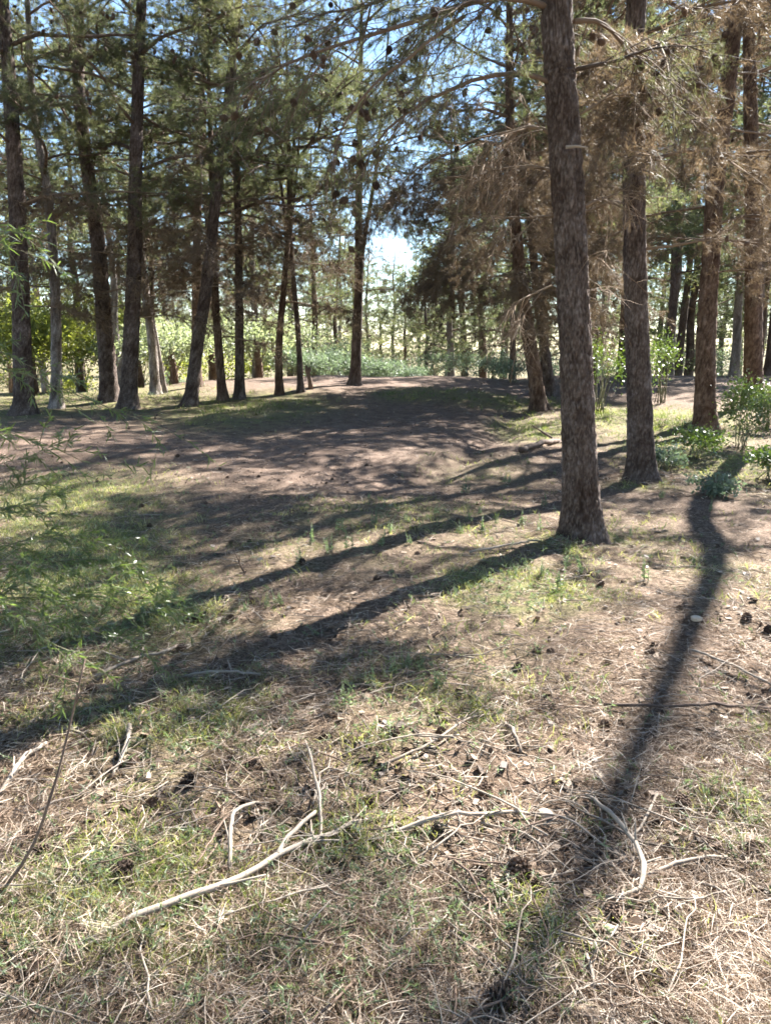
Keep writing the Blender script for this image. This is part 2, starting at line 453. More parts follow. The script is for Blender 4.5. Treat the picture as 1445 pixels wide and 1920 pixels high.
# ------------------------------------------------------------------ limbs
def smooth_path(pts, n):
    """Catmull-Rom through pts, n samples"""
    p = np.asarray(pts, float)
    if len(p) == 2: return p[0] + (p[1] - p[0]) * np.linspace(0, 1, n)[:, None]
    q = np.vstack([2 * p[0] - p[1], p, 2 * p[-1] - p[-2]])
    d = np.r_[0, np.cumsum(np.linalg.norm(np.diff(p, axis=0), axis=1))]
    s = np.linspace(0, d[-1], n)
    k = np.clip(np.searchsorted(d, s, side='right') - 1, 0, len(p) - 2)
    t = ((s - d[k]) / (d[k + 1] - d[k]))[:, None]
    a, b, c, e = q[k], q[k + 1], q[k + 2], q[k + 3]
    return .5 * (2 * b + (c - a) * t + (2 * a - 5 * b + 4 * c - e) * t ** 2 + (3 * b - a - 3 * c + e) * t ** 3)

def gen_limb(axis_pts, r0, r, nsec=12, lsec=.9, ntert=7, ltert=.34, live=1.0, droop=.0, start=.18, needles=26, nlen=.085, nwid=.0034,
             subs=2, k0=6, flat=.55, wig=.05, thick=1.0):
    """wood MB, foliage MB and hanging points of one limb grown along axis_pts"""
    W, N = MB(), MB()
    n = 12
    A = smooth_path(axis_pts, n)
    L = np.linalg.norm(np.diff(A, axis=0), axis=1).sum()
    s = np.linspace(0, 1, n)
    A = A + (r.normal(size=(n, 3)) * wig * .35 * L * .1) * np.minimum(1, s * 4)[:, None]
    R = r0 * (1 - s) ** .8 * .92 + r0 * .1
    tubes(W, A, R, k0)
    def interp(P, t):
        f = t * (len(P) - 1); i = min(int(f), len(P) - 2); f -= i
        return P[i] * (1 - f) + P[i + 1] * f, unit(P[i + 1] - P[i])
    up = np.array([0, 0, 1.0])
    sec, sr, shoots, hang = [], [], [], []
    ts = np.sort(r.uniform(start, .98, nsec))
    ter, tr_ = [], []
    for i, t in enumerate(ts):
        p, d = interp(A, t)
        side = unit(np.cross(d, up)) * (1 if i % 2 else -1)
        v = unit(side + up * r.normal(0, flat) - up * droop * .5)
        ang = r.uniform(.6, 1.15)
        dd = d * math.cos(ang) + v * math.sin(ang)
        l2 = lsec * (1.05 - .65 * t) * r.uniform(.55, 1.2)
        m = 6
        u = np.linspace(0, 1, m)[:, None]
        cur = up * (r.uniform(-.05, .35) - droop) + d * .25 + r.normal(0, .18, 3)
        P = p + dd * l2 * u + cur * l2 * u ** 2 * .55 + r.normal(0, .018 * l2, (m, 3)) * u
        sec.append(P); sr.append(np.linspace(max(.0045, r0 * .34 * (1 - t * .6)), .0028, m))
        shoots.append((P[-2], P[-1])); hang.append(P[3])
        nt_ = max(2, int(ntert * l2 / lsec + r.uniform(0, 1.5)))
        for j in range(nt_):
            q, e = interp(P, r.uniform(.2, 1))
            vv = unit(r.normal(size=3) + up * (.1 - droop))
            e2 = unit(e * .75 + vv * .8)
            l3 = ltert * r.uniform(.5, 1.25)
            w3 = np.linspace(0, 1, 4)[:, None]
            Q = q + e2 * l3 * w3 + (up * (.3 - 1.4 * droop) + r.normal(0, .25, 3)) * l3 * w3 ** 2 * .5
            ter.append(Q); tr_.append(np.linspace(.0034, .0018, 4))
            shoots.append((Q[-2], Q[-1])); hang.append(Q[1])
            for _ in range(subs):
                a0 = Q[r.integers(0, 3)]
                e3 = unit(e2 * .7 + r.normal(size=3) * .6 + up * (.15 - droop))
                b0 = a0 + e3 * l3 * r.uniform(.3, .6)
                ter.append(np.stack([a0, a0 * .66 + b0 * .34 + up * .006, a0 * .33 + b0 * .67, b0])); tr_.append(np.linspace(.0024, .0015, 4))
                shoots.append((a0 * .35 + b0 * .65, b0))
    # main axis tip
    shoots.append((A[-2], A[-1]))
    tubes(W, np.array(sec), np.array(sr), 4)
    tubes(W, np.array(ter), np.array(tr_) * thick, 3)
    if live > 0 and needles > 0:
        S0 = np.array([a for a, b in shoots]); S1 = np.array([b for a, b in shoots])
        keep = r.random(len(S0)) < live
        S0, S1 = S0[keep], S1[keep]
        D = S1 - S0; ln = np.linalg.norm(D, axis=1, keepdims=True); D = D / ln
        # needle brush: last ~14 cm of the shoot
        S0 = S1 - D * .13
        nn = r.poisson(needles, len(S0)) + 4
        idx = np.repeat(np.arange(len(S0)), nn)
        f = r.random(len(idx))[:, None]
        base = S0[idx] + (S1[idx] - S0[idx]) * f
        rad = unit(r.normal(size=(len(idx), 3)))
        dd = D[idx] * r.uniform(.25, 1.0, (len(idx), 1)) + rad * .75
        tone = np.repeat(r.uniform(-.15, .25, len(S0)), nn)
        blades(N, base, dd, nlen * r.uniform(.7, 1.2, len(idx)), np.full(len(idx), nwid), r, col=tone)
    return W, N, hang

def lib_axis(L, rise, sag, r):
    s = np.linspace(0, 1, 6)
    return np.stack([L * s, r.normal(0, .05, 6) * L * s + r.uniform(-.15, .15) * L * s ** 2, rise * L * s - sag * L * s ** 2 + r.normal(0, .015, 6) * L], -1)

LIVE, DEAD = [], []
for i in range(8):
    r = np.random.default_rng(100 + i)
    L = 2.7 + .25 * (i % 4)
    W, N, hang = gen_limb(lib_axis(L, r.uniform(.1, .45), r.uniform(.0, .35), r), .034, r, nsec=16, lsec=1.15, ntert=8, ltert=.36,
                          droop=r.uniform(0, .25), needles=48, nwid=.0036, nlen=.095, live=.78)
    LIVE.append((W.mesh('limb', M_limb), N.mesh('foliage', M_needle, attr=True), hang))
for i in range(6):
    r = np.random.default_rng(200 + i)
    L = 1.9 + .25 * (i % 3)
    W, N, hang = gen_limb(lib_axis(L, r.uniform(.0, .3), r.uniform(.15, .5), r), .022, r, nsec=15, lsec=1.0, ntert=9, ltert=.34,
                          droop=r.uniform(.15, .6), needles=18, live=.5, subs=3, wig=.12, nwid=.004, thick=1.25)
    DEAD.append((W.mesh('dead_limb', M_dead), N.mesh('foliage', M_brown_needle, attr=True), hang))
r = np.random.default_rng(5)

# cone: spiral of pointed scales round a core
def cone_mesh(name, open_=.5, turns=8, per=7):
    m = MB()
    rr = np.random.default_rng(3)
    def prof(t): return .026 * math.sin(math.pi * min(1, .12 + .88 * t) ** .8) ** .8
    core = []
    tt = np.linspace(0, 1, 7)
    tubes(m, np.stack([np.zeros(7), np.zeros(7), tt * .075], -1), np.array([max(.006, prof(t) * .75) for t in tt]), 7)
    V, T = [], []
    for i in range(turns * per):
        t = (i + .5) / (turns * per); a = i * 2.39996
        R = prof(t); z = t * .07
        o = np.array([math.cos(a), math.sin(a), 0]); s = np.array([-math.sin(a), math.cos(a), 0]); up = np.array([0, 0, 1.])
        w = .0085 * (.5 + R / .03)
        b = o * R * .6 + up * z
        tip = o * (R * (1.12 + .35 * open_)) + up * (z + .008 - open_ * .004)
        k = len(V)
        V += [b - s * w, b + s * w, tip + s * w * .55, tip - s * w * .55, tip - o * .004 + up * .006]
        T += [(k, k + 1, k + 2), (k, k + 2, k + 3), (k + 3, k + 2, k + 4), (k + 1, k + 4, k + 2), (k, k + 3, k + 4)]
    m.add(V, tris=T)
    return m.mesh(name, M_cone, smooth=False)
ME_CONE = cone_mesh('cone', .35)
ME_CONE_OPEN = cone_mesh('pine_cone', 1.0)
_cv = np.zeros(len(ME_CONE.vertices) * 3); ME_CONE.vertices.foreach_get('co', _cv); CONE_V = _cv.reshape(-1, 3)

def cone_batch(points, r):
    """many small far cones joined (too small to pick apart)"""
    m = MB()
    for p in points:
        for j in range(r.integers(1, 3)):
            th = np.linspace(0, 1, 5)
            d = unit(r.normal(size=3) + np.array([0, 0, -1.2]))
            tubes(m, p + r.normal(0, .02, 3) + d * th[:, None] * .085, np.array([.010, .026, .030, .021, .006]), 5)
    return m.mesh('cones', M_cone)

LIVE_CONES = []
for i, (a, b, hang) in enumerate(LIVE):
    rr = np.random.default_rng(i)
    pts = [hang[k] for k in rr.choice(len(hang), 12, replace=False)]
    LIVE_CONES.append(cone_batch(pts, rr))

BROWN = []
for i in range(4):
    r = np.random.default_rng(240 + i)
    W, N, hang = gen_limb(lib_axis(2.5 + .2 * i, r.uniform(-.1, .2), r.uniform(.2, .55), r), .024, r, nsec=18, lsec=1.1, ntert=9, ltert=.36,
                          droop=r.uniform(.35, .7), needles=38, live=.9, subs=3, wig=.12, nwid=.004, thick=1.0)
    BROWN.append((W.mesh('dead_limb', M_dead), N.mesh('foliage', M_brown_needle, attr=True), hang))
DEAD_CONES = []
for i, (a, b, hang) in enumerate(DEAD):
    rr = np.random.default_rng(40 + i)
    DEAD_CONES.append(cone_batch([hang[k] for k in rr.choice(len(hang), 9, replace=False)], rr))

# top crowns: one mesh of wood and one of needles, shared
def crown(seed, H, rad, nl, needles, nwid, nlen, mat, low=0.0, nsec=9, ntert=5, lsec=1.0, subs=1):
    r = np.random.default_rng(seed)
    W, N = MB(), MB()
    for i in range(nl):
        t = (i + .5) / nl
        z = low + (H - low) * t
        a = i * 2.4 + r.uniform(-.5, .5)
        L = rad * (1.0 - .72 * t ** 1.6) * r.uniform(.65, 1.15)
        s = np.linspace(0, 1, 5)
        ax = np.stack([math.cos(a) * L * s, math.sin(a) * L * s, z + L * (r.uniform(.1, .5) * s - r.uniform(0, .3) * s * s)], -1)
        w, nn, _ = gen_limb(ax, .03, r, nsec=nsec, lsec=lsec * L / rad, ntert=ntert, ltert=.4, droop=r.uniform(0, .3), needles=needles, nwid=nwid, nlen=nlen, subs=subs, k0=4)
        for src, dst in ((w, W), (nn, N)):
            o = dst.n
            dst.v += src.v; dst.c += src.c; dst.n += src.n
            dst.t += [x + o for x in src.t]; dst.tm += src.tm; dst.q += [x + o for x in src.q]; dst.qm += src.qm
    return W, N
def merge(W, N):
    o = W.n
    W.v += N.v; W.c += N.c; W.n += N.n; W.t += [x + o for x in N.t]; W.tm += [x + 1 for x in N.tm]
    W.q += [x + o for x in N.q]; W.qm += [x + 1 for x in N.qm]
    return W
TOPS = [merge(*crown(300 + i, 4.6, 2.5, 22, 30, .0080, .11, M_needle)).mesh('crown', [M_limb, M_needle], attr=True) for i in range(3)]
FARS = [merge(*crown(400 + i, 8.5, 3.0, 36, 12, .017, .15, M_needle_far, low=.3, nsec=9, ntert=4, subs=1)).mesh('crown', [M_limb, M_needle_far], attr=True) for i in range(4)]

# ------------------------------------------------------------------ trunks
def voronoi_cells(u, v, per, s):
    """F2-F1 and F1 of a jittered grid, periodic in u with period per"""
    iu = np.floor(u).astype(np.int64); iv = np.floor(v).astype(np.int64)
    f1 = np.full(u.shape, 9.0); f2 = np.full(u.shape, 9.0); idv = np.zeros(u.shape)
    for a in (-1, 0, 1):
        for b in (-1, 0, 1):
            cu = iu + a; cv = iv + b
            ju = _hash(cu % per, cv, s); jv = _hash(cu % per, cv, s + 1)
            d = np.hypot(u - cu - ju, v - cv - jv)
            sw = d < f1
            f2 = np.where(sw, f1, np.minimum(f2, d)); idv = np.where(sw, _hash(cu % per, cv, s + 2), idv)
            f1 = np.where(sw, d, f1)
    return f2 - f1, f1, idv

def trunk_mesh(path, rad, sides, ring, mat, seed, depth=.012, plate=.045):
    """path (n,3) local, rad (n): tube with cracked bark plates in the mesh itself"""
    d = np.r_[0, np.cumsum(np.linalg.norm(np.diff(path, axis=0), axis=1))]
    n = max(8, int(d[-1] / ring))
    P = smooth_path(path, n)
    s = np.linspace(0, d[-1], n)
    R = np.interp(s, d, rad)
    R = R * (1 + .85 * np.exp(-s / .2) + .10 * np.exp(-s / .6))
    th = np.arange(sides) / sides * 2 * math.pi
    TH, S = np.meshgrid(th, s)
    per = max(6, int(2 * math.pi * rad[0] / plate))
    U = TH / (2 * math.pi) * per
    V = S / (plate * 1.9)
    U2 = U + vnoise(U * .8, V * 1.4, seed) * .9; V2 = V + vnoise(U * .8, V * 1.1, seed + 5) * .8
    e, f1, idv = voronoi_cells(U2, V2, per, seed + 9)
    crack = (1 - sstep(.02, .30, e)) * np.clip(.75 + vnoise(U * .7, V * .9, seed + 21) * 1.3, .1, 1)
    e2, _, id2 = voronoi_cells(U2 * 2 + 3.3, V2 * 1.7, per * 2, seed + 30)
    crack = np.maximum(crack, (1 - sstep(.02, .22, e2)) * .45)
    idv = idv * .7 + id2 * .3
    flare = np.exp(-S / .25) * (np.sin(TH * 5 + seed) * .16 + np.sin(TH * 3 + seed * 2) * .12)
    disp = depth * (-1.3 * crack + (idv - .5) * .9 + vnoise(U * 3, V * 5, seed + 2) * .5)
    lump = vnoise(TH / (2 * math.pi) * 4, S * 1.1, seed + 3) * .10 * np.sin(TH / 2) ** 2
    RR = R[:, None] * (1 + flare + lump) + disp
    T = unit(np.gradient(P, axis=0))
    A = unit(np.cross(T, np.array([0, 1., 0]))); B = np.cross(T, A)
    X = P[:, None] + RR[..., None] * (np.cos(TH)[..., None] * A[:, None] + np.sin(TH)[..., None] * B[:, None])
    m = MB()
    ii = np.arange(n - 1)[:, None] * sides; jj = np.arange(sides)[None]
    q = np.stack([ii + jj, ii + (jj + 1) % sides, ii + sides + (jj + 1) % sides, ii + sides + jj], -1).reshape(-1, 4)
    # winding outward
    m.add(X.reshape(-1, 3), quads=q[:, ::-1] if False else q, col=np.clip(crack * .8 - .45 * sstep(.6, .85, idv) * (1 - crack), -1, 1).ravel())
    return m.mesh('trunk', mat, attr=True)

def path_from_pixels(pix, H, Y=None, lean=(0, 0)):
    """trunk centre line from photo points at one distance, carried on up to height H"""
    b = at(*pix[0]) if Y is None else at_y(pix[0][0], pix[0][1], Y)
    if Y is not None: b[2] = terrain(b[0], b[1])
    pts = [b + np.array([0, 0, -.12])]
    for p in pix[1:]: pts.append(at_y(p[0], p[1], b[1]))
    pts = np.array(pts)
    top = pts[-1]
    if top[2] < b[2] + H:
        sl = (pts[-1] - pts[-2]) / max(pts[-1][2] - pts[-2][2], .3)
        sl[0] = np.clip(sl[0], -.25, .25)
        hh = b[2] + H - top[2]
        for f in (.33, .66, 1.0):
            pts = np.vstack([pts, top + np.array([sl[0] * hh * f * (1 - .4 * f), lean[1] * hh * f, hh * f])])
    return b, pts

def put_limbs(root, path, spec, r, lib, name):
    """spec: list of (height, azimuth, scale); limb > foliage (> none)"""
    for h, az, sc in spec:
        z = path[:, 2]
        p = np.array([np.interp(h, z, path[:, k]) for k in range(3)])
        k = r.integers(0, len(lib))
        W, N, hang = lib[k]
        o = link(name, W, root, p, (r.uniform(-.4, .4), r.uniform(-.12, .12), az), sc)
        if len(N.polygons): link('foliage', N, o)
        if lib is not BROWN and r.random() < .65: tag(link('cones', (LIVE_CONES if lib is LIVE else DEAD_CONES)[k], o), kind='stuff')

def pine(label, pix, width, H=12, mat=None, sides=16, ring=.12, seed=1, dead=(1.8, 4.5, 8), live=(4.5, 8.5, 14), Y=None, top=True, group=None,
         name='pine_tree', keep=None, sc=1.0, fork=None, topsc=1.0, live_az=None, dead_az=None, brown=None):
    r = np.random.default_rng(1000 + seed)
    b, pts = path_from_pixels(pix, H, Y)
    root = link(name, None, None, b)
    tag(root, label, 'tree', group)
    loc = pts - b
    depth_cam = b[1] * math.cos(PITCH) + 1.6 * math.sin(PITCH)
    r0 = width / F_PX * depth_cam * .5
    h = np.clip(loc[:, 2], 0, H)
    rad = r0 * np.maximum(.12, (1 - h / (H * 1.02)) ** .62)
    link('trunk', trunk_mesh(loc, rad, sides, ring, mat or M_bark, seed, depth=min(.021, r0 * .1), plate=.026 + r0 * .045), root)
    if fork:
        for fk in fork:
            fp = np.array([at_y(x, y, b[1] + .05) for x, y in fk]) - b
            hh = fp[-1] + (fp[-1] - fp[-2]) * 2.2
            fp = np.vstack([fp, hh])
            link('trunk', trunk_mesh(fp, r0 * .5 * np.linspace(1, .3, len(fp)), 10, .15, mat or M_bark, seed + 3, depth=.005, plate=.04), root)
    def ring_spec(lo, hi, n, s0, s1, az):
        out = []
        for i in range(n):
            t = (i + r.uniform(.1, .9)) / n
            a = i * 2.4 + r.uniform(-.6, .6) if az is None else r.uniform(*az)
            hgt = lo + (hi - lo) * t
            out.append((hgt, a, (s0 + (s1 - s0) * t) * r.uniform(.75, 1.2) * sc))
        return out
    put_limbs(root, loc, ring_spec(dead[0], dead[1], dead[2], .75, 1.0, dead_az), r, DEAD, 'dead_limb')
    if brown: put_limbs(root, loc, ring_spec(*brown, 1.0, 1.05, None), r, BROWN, 'dead_limb')
    put_limbs(root, loc, ring_spec(live[0], live[1], live[2], 1.1, .95, live_az), r, LIVE, 'limb')
    if top:
        p = np.array([np.interp(live[1] - .2, loc[:, 2], loc[:, k]) for k in range(3)])
        link('crown', TOPS[seed % 3], root, p, (0, 0, r.uniform(0, 6)), ((H - live[1]) / 4.4 * topsc,) * 3)
    return root, b, loc

# --- the two pillars of the picture and their neighbours
T1, T1b, T1p = pine('thick grey-brown pine with bare plated trunk rising from sunny litter, widest trunk of all', 
    [(1094, 1008), (1086, 850), (1078, 640), (1067, 420), (1052, 180), (1042, 0)], 63, H=12.5, sides=92, ring=.026, seed=1,
    dead=(2.6, 4.2, 0), live=(5.0, 8.6, 10), live_az=(1.2, 3.9))
T2, T2b, T2p = pine('dark pine trunk standing just behind the widest pine, with its shadow crossing the litter',
    [(1204, 897), (1198, 760), (1191, 560), (1187, 300), (1187, 120), (1192, 0)], 46, H=12.5, sides=56, ring=.04, seed=2,
    dead=(2.4, 6.0, 8), live=(7.4, 9.2, 6), brown=(3.2, 6.4, 5))
T3, T3b, T3p = pine('reddish pine trunk with a bend, rooted behind the glossy bush',
    [(1322, 808), (1322, 650), (1332, 480), (1342, 330), (1362, 180), (1382, 0)], 38, H=12.5, sides=40, ring=.06, seed=3, mat=M_bark_red,
    dead=(2.6, 7.5, 13), live=(6.2, 9.6, 11), topsc=1.1, live_az=(1.2, 4.3), brown=(3.2, 8.4, 11))
T4, T4b, T4p = pine('straight orange-brown pine trunk beside the shaded track, behind the bushes',
    [(1411, 762), (1411, 600), (1410, 400), (1406, 200), (1402, 0)], 34, H=13, sides=36, ring=.07, seed=4, mat=M_bark_red,
    dead=(2.4, 8, 7), live=(6.4, 9.8, 10), topsc=.9, live_az=(-1.6, 1.6), dead_az=(-1.6, 2.4))
pine('short reddish pine trunk leaning over the dirt channel, hung with dry brown twigs', [(1012, 770), (1000, 690), (986, 600), (968, 450), (958, 300), (955, 150), (955, 0)], 28,
     H=10.5, sides=28, ring=.09, seed=5, mat=M_bark_red, dead=(1.3, 6.0, 22), live=(5.2, 8.2, 14), brown=(2.6, 6.8, 22))
pine('slim dark pine leaning beside the reddish pine over the dirt channel', [(1034, 742), (1022, 660), (1008, 560), (995, 430), (985, 200)], 20,
     H=10.5, sides=18, ring=.14, seed=6, dead=(1.4, 5.5, 14), live=(4.8, 8.2, 12), brown=(2.8, 6.8, 8))
# --- left row
pine('dark pine at the end of the row, its trunk partly hidden by narrow green leaves', [(46, 778), (42, 640), (34, 420), (20, 180), (6, 0)], 36, H=12.5, sides=32, ring=.07, seed=7,
     dead=(2.2, 4.6, 7), live=(4.0, 9.8, 11))
pine('slim pale-barked pine with sunlit flecks behind the narrow-leaved shrub', [(105, 765), (106, 620), (100, 470), (88, 350), (62, 200), (55, 60)], 21, H=11, sides=20, ring=.12, seed=8, mat=M_bark_pale,
     dead=(2, 5, 8), live=(4, 8.6, 12))
pine('dark pine leaning away from its close neighbour, the two bases almost touching', [(206, 752), (197, 620), (183, 450), (160, 280), (148, 150), (150, 0)], 33, H=12.5, sides=30, ring=.08, seed=9,
     dead=(2.2, 4.8, 8), live=(4.8, 10, 12))
pine('straight dark pine with short side stub, rising beside the leaning dark pine', [(240, 766), (246, 640), (253, 450), (256, 250), (266, 0)], 32, H=12.5, sides=30, ring=.08, seed=10,
     dead=(2.0, 4.8, 9), live=(4.8, 10, 12))
pine('grey pine whose trunk tilts backward behind the straight dark pine', [(293, 766), (286, 650), (272, 540), (262, 430), (255, 250)], 18, H=10.5, sides=18, ring=.12, seed=11, mat=M_bark_pale, Y=22,
     dead=(2, 4.5, 6), live=(4.6, 8, 10))
pine('very thin tilted sapling trunk beside the grey tilted pine', [(313, 766), (303, 690), (288, 600), (278, 540)], 8, H=5.5, sides=10, ring=.15, seed=12, mat=M_bark_pale, Y=22.4, top=False,
     dead=(2.2, 4.8, 5), live=(4, 5.4, 2), sc=.5)
pine('long slanting pine trunk crossing in front of an upright one', [(356, 762), (370, 650), (388, 530), (402, 400), (422, 240), (436, 110), (448, 0)], 25, H=12, sides=26, ring=.09, seed=13,
     dead=(2.4, 5.2, 8), live=(5.0, 10, 12))
pine('upright pine half covered by the slanting trunk', [(370, 756), (368, 640), (369, 480), (373, 300), (382, 120)], 20, H=11.5, sides=22, ring=.1, seed=14, Y=24,
     dead=(2.2, 5, 8), live=(4.8, 10, 12), mat=M_bark_red)
pine('pine with lit foot and a veil of dry twigs at the grassy edge', [(418, 750), (411, 660), (404, 560), (400, 420)], 17, H=9.5, sides=18, ring=.14, seed=15,
     dead=(1.4, 4.5, 12), live=(4.2, 7.6, 10), mat=M_bark_red)
pine('straight brown pine at the grassy edge near the olive trees', [(449, 746), (449, 600), (447, 450), (444, 320), (440, 180)], 18, H=11, sides=20, ring=.12, seed=16,
     dead=(1.8, 4.6, 9), live=(4.2, 8.6, 14))
pine('reddish pine splitting into two stems above the dirt crest', [(524, 741), (523, 650), (534, 520), (541, 440)], 15, H=7.6, sides=18, ring=.14, seed=17, mat=M_bark_red,
     dead=(2, 4.6, 6), live=(4.6, 8, 9), fork=[[(541, 445), (533, 390), (524, 330), (515, 250)], [(541, 445), (549, 390), (556, 330), (562, 240)]])
pine('slender dark pine with slight curve beside the snag', [(564, 735), (560, 640), (550, 520), (543, 420), (541, 300)], 12, H=10, sides=14, ring=.16, seed=18,
     dead=(2, 5, 7), live=(4.8, 8, 9))
pine('lone dark pine on top of the dirt crest, forked high up', [(665, 722), (669, 620), (673, 520), (672, 400), (674, 280), (676, 150)], 20, H=11, sides=24, ring=.11, seed=19,
     dead=(2.6, 6, 9), live=(6.2, 9.8, 14), fork=[[(674, 500), (686, 430), (700, 350), (708, 290), (716, 200)]])
# --- pine out of frame whose long shadow crosses the sunny litter
def path_pine(label, base, path, r0, H, seed, crown_at, crown_s, dead=0):
    r = np.random.default_rng(seed)
    b = np.array([base[0], base[1], float(terrain(base[0], base[1]))])
    root = tag(link('pine_tree', None, None, b), label, 'tree')
    loc = np.array(path, float) - np.array([base[0], base[1], 0])
    rad = r0 * np.maximum(.3, (1 - loc[:, 2] / (H * 1.05)) ** .6)
    link('trunk', trunk_mesh(loc, rad, 24, .12, M_bark, seed), root)
    p = np.array([np.interp(crown_at, loc[:, 2], loc[:, k]) for k in range(3)])
    link('crown', TOPS[seed % 3], root, p, (0, 0, 1), (crown_s,) * 3)
    put_limbs(root, loc, [(3.2, .3, .5), (5.2, 2.2, .45), (6.4, 4.4, .4), (7.6, 1.0, .5), (8.6, 3.4, .5), (9.6, 5.2, .55), (10.4, 2.0, .6), (11.0, .4, .6)], r, DEAD, 'dead_limb')
    return root, loc
path_pine('curved pine leaning outward beyond the glossy bushes, casting the long kinked shadow', (7.0, 12.6),
          [(7, 12.6, -0.15), (6.85, 12.6, 1), (6.6, 12.6, 2.1), (6.98, 12.6, 4), (7.5, 12.6, 5.8), (8.1, 12.6, 7), (8.52, 12.6, 8.15), (8.84, 12.6, 9.3), (9.22, 12.6, 10.7), (9.5, 12.6, 11.8), (9.75, 12.6, 14)], .16, 15, 31, 11.7, .55)

# hero limbs of the widest pine, reaching over the clearing
def hero(pix, Y0, Y1, r0, parent, pb, seed, nsec=14, lsec=1.0, live=.8, droop=.3, needles=22, ncone=8, dead=False, ntert=6):
    r = np.random.default_rng(seed)
    n = len(pix)
    P = np.array([at_y(x, y, Y0 + (Y1 - Y0) * i / (n - 1)) for i, (x, y) in enumerate(pix)])
    base = P[0]
    W, N, hang = gen_limb(P - base, r0, r, nsec=nsec, lsec=lsec, ntert=ntert, ltert=.3, live=live, droop=droop, needles=needles, nlen=.08, nwid=.0022, subs=2, k0=8, start=.12, wig=.08)
    o = link('dead_limb' if dead else 'limb', W.mesh('limb', M_dead if dead else M_limb), parent, base - pb)
    if N.n: link('foliage', N.mesh('foliage', M_brown_needle if dead else M_needle, attr=True), o)
    for i in range(min(ncone, len(hang))):
        p = hang[r.integers(0, len(hang))]
        s = r.uniform(.55, .85)
        link('cone', ME_CONE, o, p, (math.pi + r.normal(0, .7), r.normal(0, .7), r.uniform(0, 6)), s)
    return o
Y = T1b[1]
hero([(1046, 20), (960, -5), (860, 12), (730, 55), (600, 98), (500, 140), (440, 200)], Y, Y - .7, .023, T1, T1b, 1, nsec=22, ncone=26, droop=.45, lsec=1.0, live=.75, needles=30)
hero([(1050, 165), (1000, 142), (940, 138), (850, 165), (760, 215), (700, 280), (660, 370)], Y, Y - .3, .019, T1, T1b, 2, nsec=18, ncone=14, droop=.5, lsec=.8, live=.6, needles=30)
hero([(870, 30), (760, 110), (690, 170), (640, 240), (622, 330), (626, 390)], Y - .4, Y - .5, .014, T1, T1b, 3, nsec=8, ncone=9, droop=.7, lsec=.4, live=.25)
hero([(1044, -60), (930, -70), (800, -30), (690, 10), (590, 30), (520, 70)], Y, Y + .5, .020, T1, T1b, 21, nsec=24, ncone=18, droop=.5, lsec=1.0, live=.85, needles=34)
hero([(1044, -20), (960, -40), (860, -10), (790, 60), (740, 130)], Y, Y + .9, .017, T1, T1b, 22, nsec=20, ncone=14, droop=.45, lsec=.9, live=.85, needles=34)
hero([(1062, 275), (1010, 240), (950, 248), (880, 262)], Y, Y + .2, .018, T1, T1b, 4, nsec=11, ncone=2, droop=.7, lsec=.7, live=.06, dead=True)
hero([(1062, 330), (1000, 312), (930, 318), (880, 335)], Y, Y + .3, .014, T1, T1b, 5, nsec=10, ncone=0, droop=.7, lsec=.6, live=.06, dead=True)
hero([(1040, 405), (960, 408), (870, 404)], Y, Y + .1, .009, T1, T1b, 6, nsec=6, ncone=0, droop=.6, lsec=.45, live=.0, dead=True)
hero([(1076, 40), (1120, 40), (1160, 75), (1200, 150), (1215, 210)], Y, Y + .3, .019, T1, T1b, 7, nsec=11, ncone=10, droop=.5, lsec=.8, live=.4)
hero([(1078, 130), (1150, 115), (1230, 90), (1300, 88)], Y, Y - .2, .016, T1, T1b, 8, nsec=10, ncone=10, droop=.5, lsec=.7, live=.4)
hero([(1085, 215), (1140, 180), (1165, 140), (1135, 60)], Y, Y + .2, .010, T1, T1b, 9, nsec=6, ncone=2, droop=.5, lsec=.5, live=.1, dead=True)
hero([(1090, 390), (1120, 375), (1150, 365), (1178, 350)], Y, Y + .2, .012, T1, T1b, 10, nsec=6, ncone=0, droop=.6, lsec=.4, live=0, dead=True)
hero([(1098, 490), (1130, 476), (1140, 480)], Y, Y - .1, .008, T1, T1b, 11, nsec=3, ncone=0, droop=.6, lsec=.2, live=0, dead=True)
hero([(1100, 545), (1122, 548), (1130, 575)], Y, Y - .1, .006, T1, T1b, 12, nsec=3, ncone=0, droop=.6, lsec=.2, live=0, dead=True)
hero([(1036, 535), (990, 555), (960, 570)], Y, Y + .1, .009, T1, T1b, 13, nsec=6, ncone=0, droop=.7, lsec=.4, live=0, dead=True)
stub = MB(); P = np.array([at_y(x, y, Y - .2) for x, y in ((1060, 276), (1080, 276), (1101, 277))]) - T1b
tubes(stub, P + np.array([[0, 0, 0], [0, 0, .006], [0, 0, .001]]), np.array([.013, .010, .005]), 8); link('stub', stub.mesh('stub', M_stick), T1)

